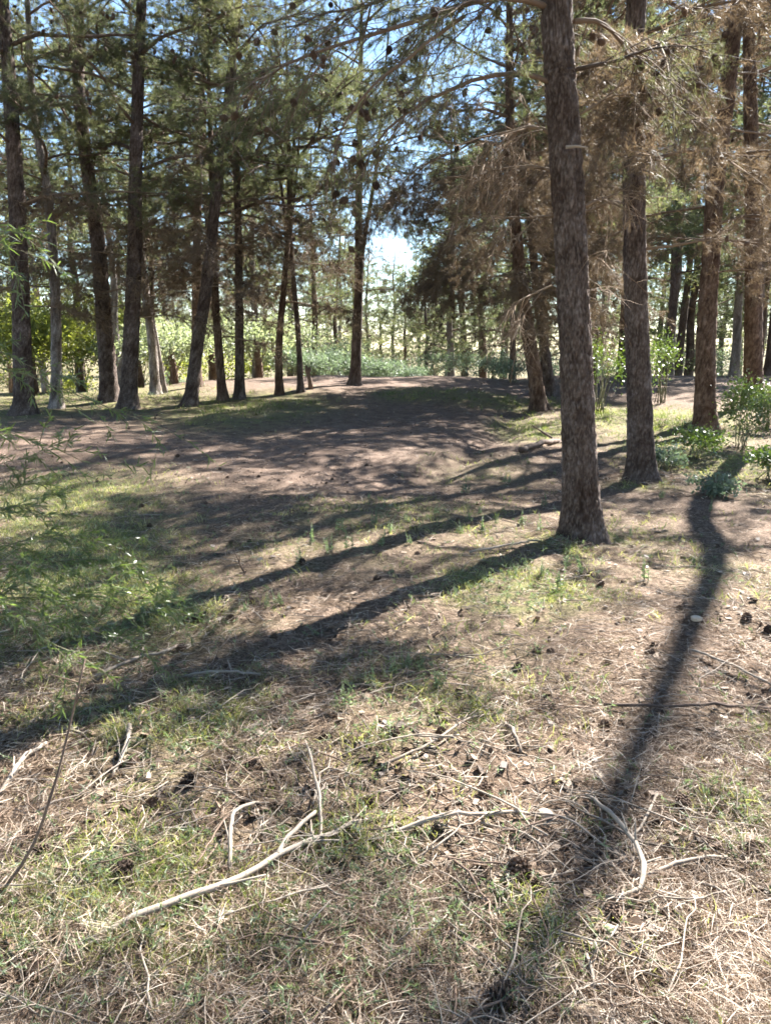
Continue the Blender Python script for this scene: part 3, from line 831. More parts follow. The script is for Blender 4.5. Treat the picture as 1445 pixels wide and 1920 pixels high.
# ------------------------------------------------------------------ background trees
ME_BT = []
for i in range(4):
    rr = np.random.default_rng(50 + i)
    z = np.linspace(-.3, 10, 9)
    pth = np.stack([rr.normal(0, .12, 9).cumsum() * .6, rr.normal(0, .12, 9).cumsum() * .6, z], -1); pth[:2, :2] = 0
    ME_BT.append(trunk_mesh(pth, .16 * np.maximum(.15, (1 - np.clip(z, 0, 10) / 10.5) ** .7), 10, .3, [M_bark, M_bark_pale, M_bark_red, M_bark][i], 60 + i, depth=.006, plate=.05))
def back_pine(px, Y, s, base_z, label, group, k, mat_i=None, y_px=None):
    d = ray(px, 700)
    x = d[0] * Y / d[1]
    z = float(terrain(x, Y))
    bk = ('dark-barked ', 'pale-barked ', 'red-barked ', 'dark-barked ')[k % 4]
    root = tag(link('pine_tree', None, None, (x, Y, z), (0, 0, random.uniform(0, 6))), bk + label, 'tree', group + ', ' + bk.strip())
    link('trunk', ME_BT[k % 4], root, None, None, s)
    link('crown', FARS[k % 4], root, (0, 0, base_z * s), (0, 0, random.uniform(0, 6)), (s, s, s))
    return root
k = 0
rr = random.Random(11)
for px in range(-260, 1800, 72):
    if 655 < px < 800: continue
    back_pine(px + rr.uniform(-25, 25), rr.uniform(48, 62), rr.uniform(1.3, 1.75), rr.uniform(.6, 2.2), 'hazy green pine in the far belt of trees beyond the clearing', 'far belt of pines beyond the crest', k); k += 1
for px in (-120, 30, 330, 480, 585, 615, 640, 665, 690, 715, 738, 760, 785, 810, 840, 900, 1010, 1120, 1240, 1330, 1480, 1600):
    Yd = rr.uniform(72, 95)
    back_pine(px, Yd, rr.uniform(1.0, 1.3) * (.98 if 600 < px < 820 else 1.0), .1, 'small distant pine showing in gaps between the far belt trees', 'distant pines behind the far belt', k); k += 1
for px, Yd, s, bz in ((845, 33, .95, .5), (905, 36, 1.05, .8), (960, 31, .9, .9), (800, 44, .8, .2)):
    back_pine(px, Yd, s, bz, 'dense dark pine with low branches at the far end of the dirt channel', 'dark low-branched pines past the channel', k); k += 1
for px, Yd, s, bz in ((1100, 30, 1.3, 2.6), (1165, 27, 1.2, 3.0), (1250, 34, 1.4, 2.4), (1290, 40, 1.5, 1.8), (1375, 37, 1.4, 2.4), (1440, 33, 1.3, 2.6), (1500, 40, 1.1, 2), (1560, 38, 1.1, 2.0), (1650, 36, 1.1, 2.2), (1110, 25, .95, 3.4), (1060, 28, 1.0, 3.0), (1076, 20, .9, 3.8), (1188, 25.5, .95, 3.6), (1020, 24, .9, 3.6), (1200, 42, 1.1, 1.0), (1330, 46, 1.1, .8), (1420, 44, 1.1, .8)):  # a few, behind the nearest trunks, added to shade the bare earth
    back_pine(px, Yd, s, bz, 'dark pine in the shaded stand along the far track', 'pines in the shaded stand by the track', k); k += 1
for px, Yd, s, bz in ((-40, 27, 1.4, 2.6), (60, 33, 1.25, 2.8), (150, 36, 1.3, 2.8), (225, 31, 1.15, 3.4), (300, 38, 1.25, 2.8), (-160, 22, 1.3, 3), (400, 36, 1.3, 3.0), (480, 40, 1.3, 2.8), (590, 42, 1.2, 2.6)):
    back_pine(px, Yd, s, bz, 'pine with tall bare trunk among the trees behind the dark row', 'pines standing behind the dark row', k); k += 1
# pines added to shade the bare earth and track, several of them out of view
for x, y_, s in ((15, 32, 1.1), (25, 30, 1.2), (13, 36, 1.1), (17, 36, 1.2), (14.5, 39, 1.2), (20, 33, 1.2), (22, 39, 1.2), (-11, 14, 1.1), (-9, 9, 1.1)):
    root = tag(link('pine_tree', None, None, (x, y_, float(terrain(x, y_))), (0, 0, rr.uniform(0, 6))), 'tall pine added beside the clearing so its crown shades the bare earth', 'tree', 'pines added to shade the clearing')
    link('trunk', ME_BT[k % 4], root, None, None, s * 1.15)
    link('crown', FARS[k % 4], root, (0, 0, 4.6 * s), (0, 0, 0), s * .95); k += 1

for x, y_ in ((-6, -4), (-2, -6.5), (3, -5.5), (7, -3), (10, 2), (-8, 2), (12, -6), (-12, -5), (0, -11), (6, -10), (-6, -11), (13.5, 5), (-11, 6), (-13, 1), (16, 0)):  # unseen pines added to block sky light and deepen the shadows
    s = rr.uniform(1.1, 1.3)
    root = tag(link('pine_tree', None, None, (x, y_, float(terrain(x, y_))), (0, 0, rr.uniform(0, 6))), 'unseen pine added around the viewer to hold back sky light', 'tree', 'unseen pines added to block sky light')
    link('trunk', ME_BT[k % 4], root, None, None, s * 1.15)
    link('crown', FARS[k % 4], root, (0, 0, 3.4 * s), (0, 0, 0), s); k += 1

# ------------------------------------------------------------------ olive trees, shrubs
def leafy(center, radii, nleaf, size, aspect, r, mat, col=None, shell=.55, lumps=9, stems=True, stem_r=.012):
    """shrub crown: leaves gathered in lumps through the volume, stems to each lump"""
    N, W = MB(), MB()
    C = np.asarray(center, float); Rr = np.asarray(radii, float)
    u = unit(r.normal(size=(lumps, 3))); u[:, 2] = np.abs(u[:, 2]) * 1.1 - .25
    lc = C + u * Rr * r.uniform(shell, .95, (lumps, 1))
    if stems:
        for p in lc:
            b = np.array([r.normal(0, .06), r.normal(0, .06), 0])
            mid = (b + p) / 2 + np.array([(p[0] - b[0]) * -.1, 0, .1 * p[2]])
            tubes(W, smooth_path([b, mid, p], 6), np.linspace(stem_r, stem_r * .3, 6), 4)
    idx = r.integers(0, lumps, nleaf)
    pos = lc[idx] + r.normal(size=(nleaf, 3)) * Rr * .27 * r.uniform(.5, 1.2, (nleaf, 1))
    pos[:, 2] = np.maximum(pos[:, 2], .03)
    d = unit(unit(pos - C) * .7 + r.normal(size=(nleaf, 3)) * .7 + np.array([0, 0, .25]))
    L = size * r.uniform(.6, 1.3, nleaf)
    blades(N, pos, d, L, L * aspect, r, seg=2, bend=np.tile([0, 0, -.15], (nleaf, 1)), col=np.repeat(r.uniform(-.1, .3, lumps), 1)[idx])
    return W, N

def shrub(name, label, base, radii, zc, nleaf, size, aspect, mat, seed, cat='shrub', group=None, lumps=9, trunk=None, wood=None, stem_r=.012):
    r = np.random.default_rng(seed)
    b = np.asarray(base, float)
    root = tag(link(name, None, None, b), label, cat, group)
    W, N = leafy((0, 0, zc), radii, nleaf, size, aspect, r, mat, lumps=lumps, stem_r=stem_r)
    if trunk:
        T = MB(); tubes(T, np.array([(0, 0, -.1), (.03, 0, trunk[1] * .5), (-.04, .02, trunk[1]), (.02, 0, trunk[1] * 1.5)]), np.array([1.3, 1, .9, .6]) * trunk[0], 8)
        link('trunk', T.mesh('trunk', M_bark_red), root)
        link('branches', W.mesh('branches', wood or M_limb), root)
        link('crown', N.mesh('crown', mat, attr=True), root)
    else:
        link('stems', W.mesh('stems', wood or M_stem), root)
        link('foliage', N.mesh('foliage', mat, attr=True), root)
    return root
def gp(px, Y):
    d = ray(px, 700); x = d[0] * Y / d[1]
    return np.array([x, Y, float(terrain(x, Y))])
S = shrub
for i, (px, Yd, w, h, lab) in enumerate((
        (485, 31, 1.5, 2.3, 'pale silvery olive tree with short brown trunk between two pines'),
        (325, 28, 1.7, 2.2, 'bright rounded silvery olive tree seen past the thin tilted sapling'),
        (400, 33, 2.0, 2.6, 'silvery olive tree behind the pine with lit foot'),
        (560, 39, 2.2, 2.9, 'pale olive tree beyond the grey-green shrubs'),
        (262, 32, 1.8, 2.4, 'silvery olive tree seen between the two touching dark pines'),
        (625, 44, 2.4, 2.9, 'pale olive tree behind the lone pine on the crest'))):
    S('olive_tree', lab, gp(px, Yd), (w, w, h * .42), h * .62, 3800, .16, .34, M_olive, 500 + i, 'tree', lumps=16, trunk=(.14, h * .4))
for i, (px, Yd, w, h) in enumerate(((550, 33, .8, 1.1), (590, 34, .9, 1.2), (625, 35, .9, 1.25), (655, 36, .9, 1.1), (700, 36, .9, 1.1), (735, 37, .9, 1.0), (690, 41, 1.3, 1.5), (775, 39, 1.0, 1.0))):
    S('round_shrub', 'grey-green bushy shrub along the back of the dirt crest', gp(px, Yd), (w, w, h * .55), h * .55, 2200, .11, .35, M_greyshrub, 520 + i, group='grey-green shrubs behind the crest', lumps=12)
for i, (px, Yd, w, h) in enumerate(((60, 32, 2.4, 3.6), (150, 34, 2.2, 4.2), (215, 37, 2.4, 4.4), (-40, 29, 2.4, 4.0), (300, 43, 2.6, 4.0), (20, 38, 2.6, 5.0))):
    S('leafy_tree', 'sunlit yellow-green broadleaf tree behind the dark row of pines', gp(px, Yd), (w, w, h * .45), h * .55, 5200, .17, .4, M_yellowleaf, 540 + i, 'tree', 'yellow-green trees behind the dark row', lumps=20, trunk=(.12, h * .4))
for i, (px, Yd, w, h) in enumerate(((815, 32, .9, 1.0), (870, 30, .8, .9), (925, 28, .7, .8), (960, 26, .6, .8))):
    S('low_shrub', 'low shaded green shrub where the channel meets the dark pines', gp(px, Yd), (w, w, h * .5), h * .5, 1500, .09, .3, M_greyshrub, 560 + i, group='low shaded shrubs past the channel', lumps=10)
rq = random.Random(5)
for i in range(19):
    px = -150 + i * 95 + rq.uniform(-20, 20); Yd = rq.uniform(40, 56); h = rq.uniform(1.4, 2.8)
    if 560 < px < 800: h *= .6
    mt = M_greyshrub if px > 700 else rq.choice([M_yellowleaf, M_olive, M_greyshrub])
    lab = {'grey_green_leaves': 'grey-green scrub bush under the far belt of pines', 'yellow_green_leaves': 'yellow-green scrub bush under the far belt of pines', 'silvery_leaves': 'silvery scrub bush under the far belt of pines'}[mt.name]
    S('scrub_bush', lab, gp(px, Yd), (h * .8, h * .8, h * .5), h * .5, 1300, .17, .4, mt, 800 + i, group='scrub under the far pines, ' + mt.name.split('_')[0], lumps=12)
# glossy bushes near the orange-brown trunks
for i, (px, py, w, h, lab, nl) in enumerate((
        (1388, 842, .36, 1.05, 'tall glossy-leaved bush with sunlit tip reaching up to the orange-brown trunk', 900),
        (1300, 862, .42, .42, 'low glossy bush at the foot of the bent reddish trunk', 700),
        (1250, 880, .30, .32, 'small dull bush beside the base of the second trunk', 420),
        (1432, 800, .55, .75, 'broad glossy bush at the edge of the shaded track', 1100),
        (1440, 900, .40, .42, 'low glittering bush where the long kinked shadow begins', 650),
        (1335, 930, .26, .24, 'little grey-green bush standing in the kink of the long shadow', 320))):
    S('glossy_bush', lab, at(px, py), (w, w, h * .5), h * .52, int(nl * 2.3), .046, .5, M_gloss if i not in (2, 5) else M_greyshrub, 580 + i, lumps=14 if h > .5 else 9, stem_r=.007)
for i, (px, Yd, lab) in enumerate(((1128, 17, 'glossy sapling glinting just beside the widest pine'), (1240, 19, 'pale glinting sapling behind the second trunk'), (1165, 24, 'dim green sapling farther behind the two big trunks'), (1215, 16.5, 'small leafy sapling half covered by the second trunk'))):
    S('leafy_sapling', lab, gp(px, Yd), (.45, .45, .75), 1.0, 800, .06, .4, M_gloss, 600 + i, lumps=12, stem_r=.012)

# dead snag on the crest
mb = MB(); b = at(583, 729)
P = np.array([at_y(x, y, b[1]) for x, y in ((583, 732), (581, 712), (577, 698), (574, 686))]) - b
tubes(mb, P, np.array([.075, .06, .06, .04]), 7); 
P = np.array([at_y(x, y, b[1]) for x, y in ((577, 700), (581, 694), (580, 688))]) - b
tubes(mb, P, np.array([.05, .045, .03]), 6)
tag(link('dead_snag', mb.mesh('dead_snag', M_stick_dark), None, b), 'short dark forked dead snag sticking up at the crest edge', 'snag')

# ------------------------------------------------------------------ narrow-leaved shrub beside the camera
def acacia(label, base, sprays, seed, dens=3.2, llen=.055, lw=.0062):
    r = np.random.default_rng(seed)
    b = np.asarray(base, float)
    root = tag(link('narrow_leaved_shrub', None, None, b), label, 'shrub')
    W = MB(); N = MB()
    for (pix, Ys) in sprays:
        P = [np.zeros(3), None] + [at_y(x, y, Yv) - b for (x, y), Yv in zip(pix, Ys)]
        P[1] = (P[0] * .5 + P[2] * .5) + np.array([0, 0, .25])
        A = smooth_path(P, 22)
        tubes(W, A, np.linspace(.007, .0012, 22), 5)
        twigs = []
        for i in range(7, 22):
            for _ in range(2):
                if r.random() < .8:
                    d = unit(unit(A[i] - A[i - 1]) * .8 + r.normal(0, .55, 3) + np.array([0, 0, .1]))
                    l = r.uniform(.10, .30)
                    u = np.linspace(0, 1, 5)[:, None]
                    twigs.append(A[i] + d * l * u + np.array([0, 0, -.25]) * l * u ** 2)
        tubes(W, np.array(twigs), np.tile(np.linspace(.0022, .001, 5), (len(twigs), 1)), 3)
        for Q in twigs + [A[10:]]:
            n = int(len(Q) * dens)
            f = r.uniform(.15, 1, n) * (len(Q) - 1); i = np.minimum(f.astype(int), len(Q) - 2); f = (f - i)[:, None]
            pos = Q[i] * (1 - f) + Q[i + 1] * f
            tg = unit(Q[i + 1] - Q[i])
            d = unit(tg * .8 + r.normal(0, .55, (n, 3)) + np.array([0, 0, .1]))
            blades(N, pos, d, llen * r.uniform(.6, 1.3, n), np.full(n, lw), r, seg=2, bend=np.tile([0, 0, -.12], (n, 1)), col=r.uniform(-.1, .3, n))
    link('stems', W.mesh('stems', M_stem), root)
    link('foliage', N.mesh('foliage', M_acacia, attr=True), root)
    return root
acacia('tall narrow-leaved green shrub arching into view over the dark row of pines', (-2.75, 3.7, float(terrain(-2.75, 3.7))), [
    ([(-180, 700), (0, 690), (130, 735), (310, 805)], (3.6, 3.7, 3.8, 3.9)),
    ([(-180, 760), (-20, 805), (80, 830), (165, 870)], (3.3, 3.3, 3.4, 3.4)),
    ([(-180, 520), (-60, 470), (0, 455), (40, 470)], (3.3, 3.4, 3.4, 3.4)),
    ([(-180, 470), (-80, 400), (-20, 425), (30, 490)], (3.2, 3.2, 3.2, 3.2)),
    ([(-180, 500), (-90, 430), (-30, 415), (25, 430)], (3.6, 3.6, 3.6, 3.6)),
    ([(-150, 690), (0, 660), (60, 690), (150, 710)], (4.2, 4.4, 4.6, 4.8)),
    ], 71)
acacia('low narrow-leaved green shrub spreading over shaded grass', (-2.35, 3.75, float(terrain(-2.35, 3.75))), [
    ([(-120, 980), (0, 930), (60, 905), (130, 900)], (3.8, 4.0, 4.2, 4.4)),
    ([(-120, 1000), (-10, 960), (40, 950), (90, 985)], (3.5, 3.6, 3.7, 3.8)),
    ([(-100, 1060), (60, 1010), (160, 1010), (250, 1060)], (3.5, 3.7, 3.8, 3.8)),
    ([(-100, 1060), (40, 1050), (140, 1080), (300, 1130)], (3.3, 3.4, 3.5, 3.6)),
    ([(-100, 1120), (20, 1090), (100, 1110), (180, 1170)], (3.0, 3.1, 3.2, 3.2)),
    ([(-100, 1120), (-10, 1110), (60, 1170), (130, 1240)], (2.8, 2.85, 2.9, 2.9)),
    ([(-100, 900), (0, 870), (60, 855), (110, 840)], (3.8, 4.0, 4.1, 4.2)),
    ([(-60, 1080), (60, 1060), (180, 1050), (290, 1090)], (3.9, 4.0, 4.1, 4.2)),
    ([(-60, 1120), (60, 1120), (200, 1120), (330, 1150)], (3.5, 3.6, 3.7, 3.8)),
    ([(-60, 1150), (40, 1150), (130, 1170), (230, 1200)], (3.2, 3.2, 3.3, 3.3)),
    ], 72, dens=5.0, llen=.045)

# ------------------------------------------------------------------ ground cover
H_PX, W_PX = 1920, 1445
def screen_points(n, r, y0=770, y1=2050, power=1.0, xpad=120, spread=0):
    py = y0 + (y1 - y0) * r.random(n) ** power
    px = r.uniform(-xpad, W_PX + xpad, n)
    x, y = project_flat(px, py)
    if spread:
        m = int(n * spread)
        _, y2 = project_flat(np.full(m, 700.0), y0 + (y1 - y0) * r.random(m) ** power)
        x2 = (.5 * y2 + r.uniform(-.1, 2.2, m)) * r.choice([-1, 1], m)
        x, y = np.r_[x, x2], np.r_[y, y2]
    return x, y

def in_trunk(x, y):
    m = np.zeros(len(x), bool)
    for b, rad in ((T1b, .25), (T2b, .24), (T3b, .26)):
        m |= np.hypot(x - b[0], y - b[1]) < rad
    return m

# dry needles and straw
r = np.random.default_rng(21)
x, y = screen_points(170000, r, 770, 2300, .8, spread=.75)
keep = (r.random(len(x)) < 1 - .3 * dirt_mask(x, y)) & ~in_trunk(x, y)
for b_, rad_ in ((T1b, .26), (T2b, .26), (T3b, .28)):
    a_ = r.uniform(0, 6.28, 1500); d_ = rad_ + np.abs(r.normal(0, .16, 1500))
    x = np.r_[x, b_[0] + np.cos(a_) * d_]; y = np.r_[y, b_[1] + np.sin(a_) * d_]; keep = np.r_[keep, np.ones(1500, bool)]
clump = vnoise(x * 2.2, y * 2.2, 31) + vnoise(x * 7, y * 7, 32) * .6
keep &= r.random(len(x)) < np.clip(.5 + clump * 1.9, .12, 1)
x, y = x[keep], y[keep]
n = len(x)
z = terrain(x, y) + r.uniform(.0, .04, n)
az = r.uniform(0, 2 * math.pi, n)
d = np.stack([np.cos(az), np.sin(az), r.normal(.02, .22, n)], -1)
mb = MB()
dist = np.hypot(x, y)
blades(mb, np.stack([x, y, z], -1), d, r.uniform(.04, .13, n), 0.0010 + dist * .00022, r, seg=2, bend=np.stack([r.normal(0, .18, n), r.normal(0, .18, n), r.uniform(-.12, .05, n)], -1), col=r.uniform(-.25, .45, n))
tag(link('needle_litter', mb.mesh('needle_litter', M_litter, attr=True)), 'dry tan pine needles and straw covering the forest floor', 'pine litter', kind='stuff')

# crumbs of bark and twiglets
x, y = screen_points(7500, r, 800, 2200, .8, spread=.8)
keep = (r.random(len(x)) < 1 - .4 * dirt_mask(x, y)) & ~in_trunk(x, y); x, y = x[keep], y[keep]; n = len(x)
z = terrain(x, y)
mb = MB()
az = r.uniform(0, 2 * math.pi, n); l = r.uniform(.03, .16, n)
u = np.linspace(0, 1, 4)[None, :, None]
D = np.stack([np.cos(az), np.sin(az), r.normal(.05, .12, n)], -1)[:, None]
C_ = np.stack([-np.sin(az), np.cos(az), r.uniform(0, .3, n)], -1)[:, None] * r.normal(0, .35, (n, 1, 1))
P = np.stack([x, y, z + .006], -1)[:, None] + D * l[:, None, None] * u + C_ * l[:, None, None] * u * (1 - u)
tubes(mb, P[:, [0, 2, 3]], np.linspace(1, .6, 3)[None] * r.uniform(.0012, .0035, n)[:, None], 3)
tag(link('twig_litter', mb.mesh('twig_litter', M_stick)), 'tiny grey twig crumbs strewn through the pine litter', 'twig litter', kind='stuff')
x, y = screen_points(2300, r, 800, 2200, .8, spread=.7)
keep = ~in_trunk(x, y); x, y = x[keep], y[keep]; n = len(x)
z = terrain(x, y) + .01
s_ = r.uniform(.008, .026, n)[:, None]
a1 = unit(np.stack([r.normal(size=n), r.normal(size=n), r.normal(0, .35, n)], -1)); a2 = unit(np.cross(a1, np.stack([r.normal(0, .4, n), r.normal(0, .4, n), np.ones(n)], -1)))
c0 = np.stack([x, y, z], -1); nrm = np.cross(a1, a2) * .003
V = np.stack([c0 - a1 * s_ - a2 * s_ * .5, c0 + a1 * s_ * .8 - a2 * s_ * .6, c0 + a1 * s_ + a2 * s_ * .5, c0 - a1 * s_ * .7 + a2 * s_ * .6], 1)
V = np.concatenate([V, V + nrm[:, None]], 1)
mb = MB(); o = np.arange(n)[:, None, None] * 8
q = np.array([[0, 1, 2, 3], [7, 6, 5, 4], [0, 4, 5, 1], [1, 5, 6, 2], [2, 6, 7, 3], [3, 7, 4, 0]])[None]
mb.add(V.reshape(-1, 3), quads=(o + q).reshape(-1, 4), col=np.repeat(r.uniform(-.6, .3, n), 8))
tag(link('bark_crumbs', mb.mesh('bark_crumbs', M_litter, smooth=False, attr=True)), 'small flakes of bark scattered over the forest floor', 'bark litter', kind='stuff')

# crumbs of dry soil on the bare earth
x, y = screen_points(5000, r, 735, 960, .8)
keep = (dirt_mask(x, y) > .4) & (y < 26); x, y = x[keep], y[keep]; n = len(x)
sz = r.uniform(.003, .012, n)[:, None] * (1 + .03 * y[:, None])
ax_ = np.array([(1, 0, 0), (-1, 0, 0), (0, 1, 0), (0, -1, 0), (0, 0, .8), (0, 0, -.5)], float)
V = np.stack([x, y, terrain(x, y) + .003], -1)[:, None] + ax_[None] * sz[:, None] * r.uniform(.6, 1.4, (n, 6, 1)) + r.normal(0, .25, (n, 6, 3)) * sz[:, None]
f8 = np.array([(0, 2, 4), (2, 1, 4), (1, 3, 4), (3, 0, 4), (2, 0, 5), (1, 2, 5), (3, 1, 5), (0, 3, 5)])
mb = MB(); mb.add(V.reshape(-1, 3), tris=(np.arange(n)[:, None, None] * 6 + f8[None]).reshape(-1, 3), col=np.repeat(r.uniform(-.3, .3, n), 6))
tag(link('soil_crumbs', mb.mesh('soil_crumbs', M_litter, smooth=False, attr=True)), 'small brown crumbs of soil and bark on the bare earth', 'soil', kind='stuff')

# grass
def patch_points(r, n_total, kinds=None):
    w = np.array([sx * sy * wt for (_, _, sx, sy, wt) in [(a, b, c, d, e) for (a, b, c, d, e) in GREEN]])
    idx = r.choice(len(GREEN), n_total, p=w / w.sum())
    G = np.array(GREEN)[idx]
    px = G[:, 0] + r.normal(size=n_total) * G[:, 2]; py = G[:, 1] + r.normal(size=n_total) * G[:, 3]
    zz = np.array([0.0] * n_total)
    g = np.array(GW)[idx]
    x = g[:, 0] + r.normal(size=n_total) * g[:, 2]; y = g[:, 1] + r.normal(size=n_total) * g[:, 3]
    return x, y
r = np.random.default_rng(22)
x, y = patch_points(r, 8000)
keep = (y > 1.0) & ~in_trunk(x, y); x, y = x[keep], y[keep]
xb, yb = screen_points(2500, r, 800, 2200, .9, spread=1.2)
kc = vnoise(x * 2.6, y * 2.6, 41) + .5 * vnoise(x * 8, y * 8, 42) > np.where(y < 6, .07, -.2)
x, y = x[kc], y[kc]
kb = (r.random(len(xb)) < .18) & (dirt_mask(xb, yb) < .3) & ~in_trunk(xb, yb); x, y = np.r_[x, xb[kb]], np.r_[y, yb[kb]]
nb = r.integers(4, 13, len(x)); idx = np.repeat(np.arange(len(x)), nb)
sp = .014 + .004 * y[idx]
gx = x[idx] + r.normal(size=len(idx)) * sp; gy = y[idx] + r.normal(size=len(idx)) * sp
n = len(idx)
d = np.stack([r.normal(0, .45, n), r.normal(0, .45, n), np.ones(n)], -1)
hgt = (r.uniform(.6, 1.3, len(x))[idx]) * r.uniform(.03, .105, n) * (1 + 1.0 * sstep(10, 18, gy))
mb = MB()
blades(mb, np.stack([gx, gy, terrain(gx, gy) - .004], -1), d, hgt, 0.0014 + gy * .0004, r, seg=2, bend=np.stack([r.normal(0, .3, n), r.normal(0, .3, n), np.full(n, -.2)], -1), col=(r.uniform(-.25, .4, len(x))[idx] + r.normal(0, .12, n) - .3 * sstep(9, 15, gy)))
tag(link('grass', mb.mesh('grass', M_grass, attr=True)), 'thin green grass growing in patches through the litter', 'grass', kind='stuff')
# feathery low herbs
r = np.random.default_rng(23)
x, y = patch_points(r, 4600)
xb, yb = screen_points(800, r, 900, 2200, .8, spread=.9)
kb = (dirt_mask(xb, yb) < .3) & (vnoise(xb * 2, yb * 2, 45) > -.05)
x, y = np.r_[x, xb[kb]], np.r_[y, yb[kb]]
keep = (y > 1.0) & (y < 14) & ~in_trunk(x, y); x, y = x[keep], y[keep]
m_ = len(x)
az = r.uniform(0, 2 * math.pi, m_); l = r.uniform(.04, .14, m_)
u = np.linspace(0, 1, 4)[None, :, None]
D = np.stack([np.cos(az) * .6, np.sin(az) * .6, r.uniform(.3, 1, m_)], -1)[:, None]
P = np.stack([x, y, terrain(x, y)], -1)[:, None] + D * l[:, None, None] * u - np.array([0, 0, .3]) * l[:, None, None] * u ** 2
mb = MB(); tubes(mb, P, np.tile(np.linspace(.0016, .0008, 4), (m_, 1)), 3)
nl = 11
f = r.uniform(.15, 1, (m_, nl)) * 3; i = np.minimum(f.astype(int), 2); f = (f - i)[..., None]
ar = np.arange(m_)[:, None]
pos = (P[ar, i] * (1 - f) + P[ar, i + 1] * f).reshape(-1, 3)
n = len(pos)
blades(mb, pos, r.normal(size=(n, 3)) + np.array([0, 0, .5]), r.uniform(.012, .03, n), r.uniform(.003, .006, n), r, col=np.repeat(r.uniform(-.1, .3, m_), nl))
tag(link('low_herbs', mb.mesh('low_herbs', M_herb, attr=True)), 'feathery grey-green low herbs mixed into the grass', 'herbs', kind='stuff')

# upright sprigs
def sprig_mesh(seed):
    r = np.random.default_rng(seed); mb = MB()
    for s in range(r.integers(2, 5)):
        h = r.uniform(.14, .26); o = r.normal(0, .03, 2)
        z = np.linspace(0, h, 6); P = np.stack([o[0] + r.normal(0, .02) * z / h, o[1] + r.normal(0, .02) * z / h, z - .01], -1)
        tubes(mb, P, np.linspace(.003, .0014, 6), 4)
        n = 34
        f = r.uniform(.1, 1, n); pos = np.stack([np.interp(f, z / h, P[:, k]) for k in range(3)], -1)
        a = r.uniform(0, 6.28, n)
        blades(mb, pos, np.stack([np.cos(a), np.sin(a), np.full(n, .5)], -1), .045 * (1.15 - f), .011 * (1.2 - f * .7), r, seg=2, bend=np.tile([0, 0, -.1], (n, 1)), col=r.uniform(-.1, .35, n))
    return mb.mesh('sprig', M_herb, attr=True)
SPR = [sprig_mesh(i) for i in range(6)]
r = np.random.default_rng(24)
spr = [(640, 1000), (655, 1030), (700, 985), (730, 1000), (760, 980), (790, 985), (820, 965), (880, 975), (900, 965), (930, 985), (945, 960), (975, 985), (1020, 950), (1010, 1000), (860, 1000), (905, 1000), (770, 1020), (715, 1025),
       (460, 1150), (500, 1140), (525, 1135), (300, 1140), (330, 1130), (265, 1150), (960, 1085), (990, 1070), (1015, 1080), (1060, 1065), (900, 1110), (850, 1120), (740, 1270), (790, 1260), (820, 1290), (700, 1290), (560, 1060), (585, 1020), (620, 1040), (1240, 935), (1180, 1010), (1210, 1090), (1300, 1060), (1330, 960), (1040, 890), (990, 870), (950, 905), (870, 925), (720, 950), (690, 935), (1050, 1110), (1090, 1080), (760, 1255), (650, 1330)]
for px, py in spr:
    c = at(px, py)
    o = link('herb_sprig', SPR[r.integers(0, 6)], None, c, (r.normal(0, .08), r.normal(0, .08), r.uniform(0, 6)), r.uniform(.35, .8))
    tag(o, 'upright grey-green herb sprig standing out of the litter', 'herb', 'upright herb sprigs on the litter')

# ------------------------------------------------------------------ sticks
def stick(label, pix, r0px, r1px, dark=False, lift=.3, name='fallen_stick', seed=0, group=None, forks=()):
    r = np.random.default_rng(seed)
    G = [at(*p) for p in pix]
    base = G[0].copy()
    dep = base[1] * .97 + .3
    r0 = .8 * r0px / F_PX * np.linalg.norm(G[0] - CAM); r1 = .7 * r1px / F_PX * np.linalg.norm(G[-1] - CAM)
    P = np.array(G) - base
    n = 14
    A = smooth_path(P, n); u = np.linspace(0, 1, n)
    rad = r0 + (r1 - r0) * u
    zz = terrain(A[:, 0] + base[0], A[:, 1] + base[1]) - base[2]
    A[:, 2] = .008 + np.maximum(zz[0] + (zz[-1] - zz[0]) * u + rad * .9, zz + rad * .8) + (.012 + lift * .03) * np.sin(u * math.pi)
    A[1:-1] += r.normal(0, r0 * .2, (n - 2, 3))
    mb = MB(); tubes(mb, A, rad * (1 + r.normal(0, .07, n)), 8)
    for k in range(max(1, int(len(pix)))):
        i = r.integers(3, n - 1); d = unit(A[i] - A[i - 1]) * .6 + r.normal(0, .5, 3) * np.array([1, 1, .3]) + np.array([0, 0, .12])
        l = r.uniform(.5, 2.2) * (r0 * 6)
        uu = np.linspace(0, 1, 4)[:, None]
        tubes(mb, A[i] + unit(d) * l * uu, np.linspace(rad[i] * .5, rad[i] * .25, 4), 5)
    for fp in forks:
        FG = np.array([at(*p) for p in fp]) - base
        FG[0] = A[int(n * .6)]
        FG[1:, 2] += r0 * .8 + .03
        tubes(mb, smooth_path(FG, 8) + r.normal(0, r0 * .15, (8, 3)), np.linspace(r0 * .62, r0 * .5, 8), 8)
    o = link(name, mb.mesh(name, M_stick_dark if dark else M_stick), None, base)
    return tag(o, label, 'stick', group)
stick('large pale fallen branch with a white forked arm, lying on green grass', [(150, 1792), (330, 1722), (470, 1663), (560, 1612), (690, 1545)], 9.5, 5, lift=.7, name='fallen_branch', seed=1, forks=[[(505, 1636), (545, 1590), (592, 1542)]])
stick('straight grey stick lying in the edge of the trunk shadow', [(345, 1276), (420, 1274), (490, 1274)], 4, 3, seed=2)
stick('bent pale stick on brown litter above the trunk shadow', [(180, 1276), (270, 1250), (305, 1240), (343, 1213)], 5, 3, seed=3)
stick('curved white twig standing beside the forked arm of the branch', [(432, 1650), (440, 1570), (484, 1513)], 5, 4, seed=4, lift=1.5)
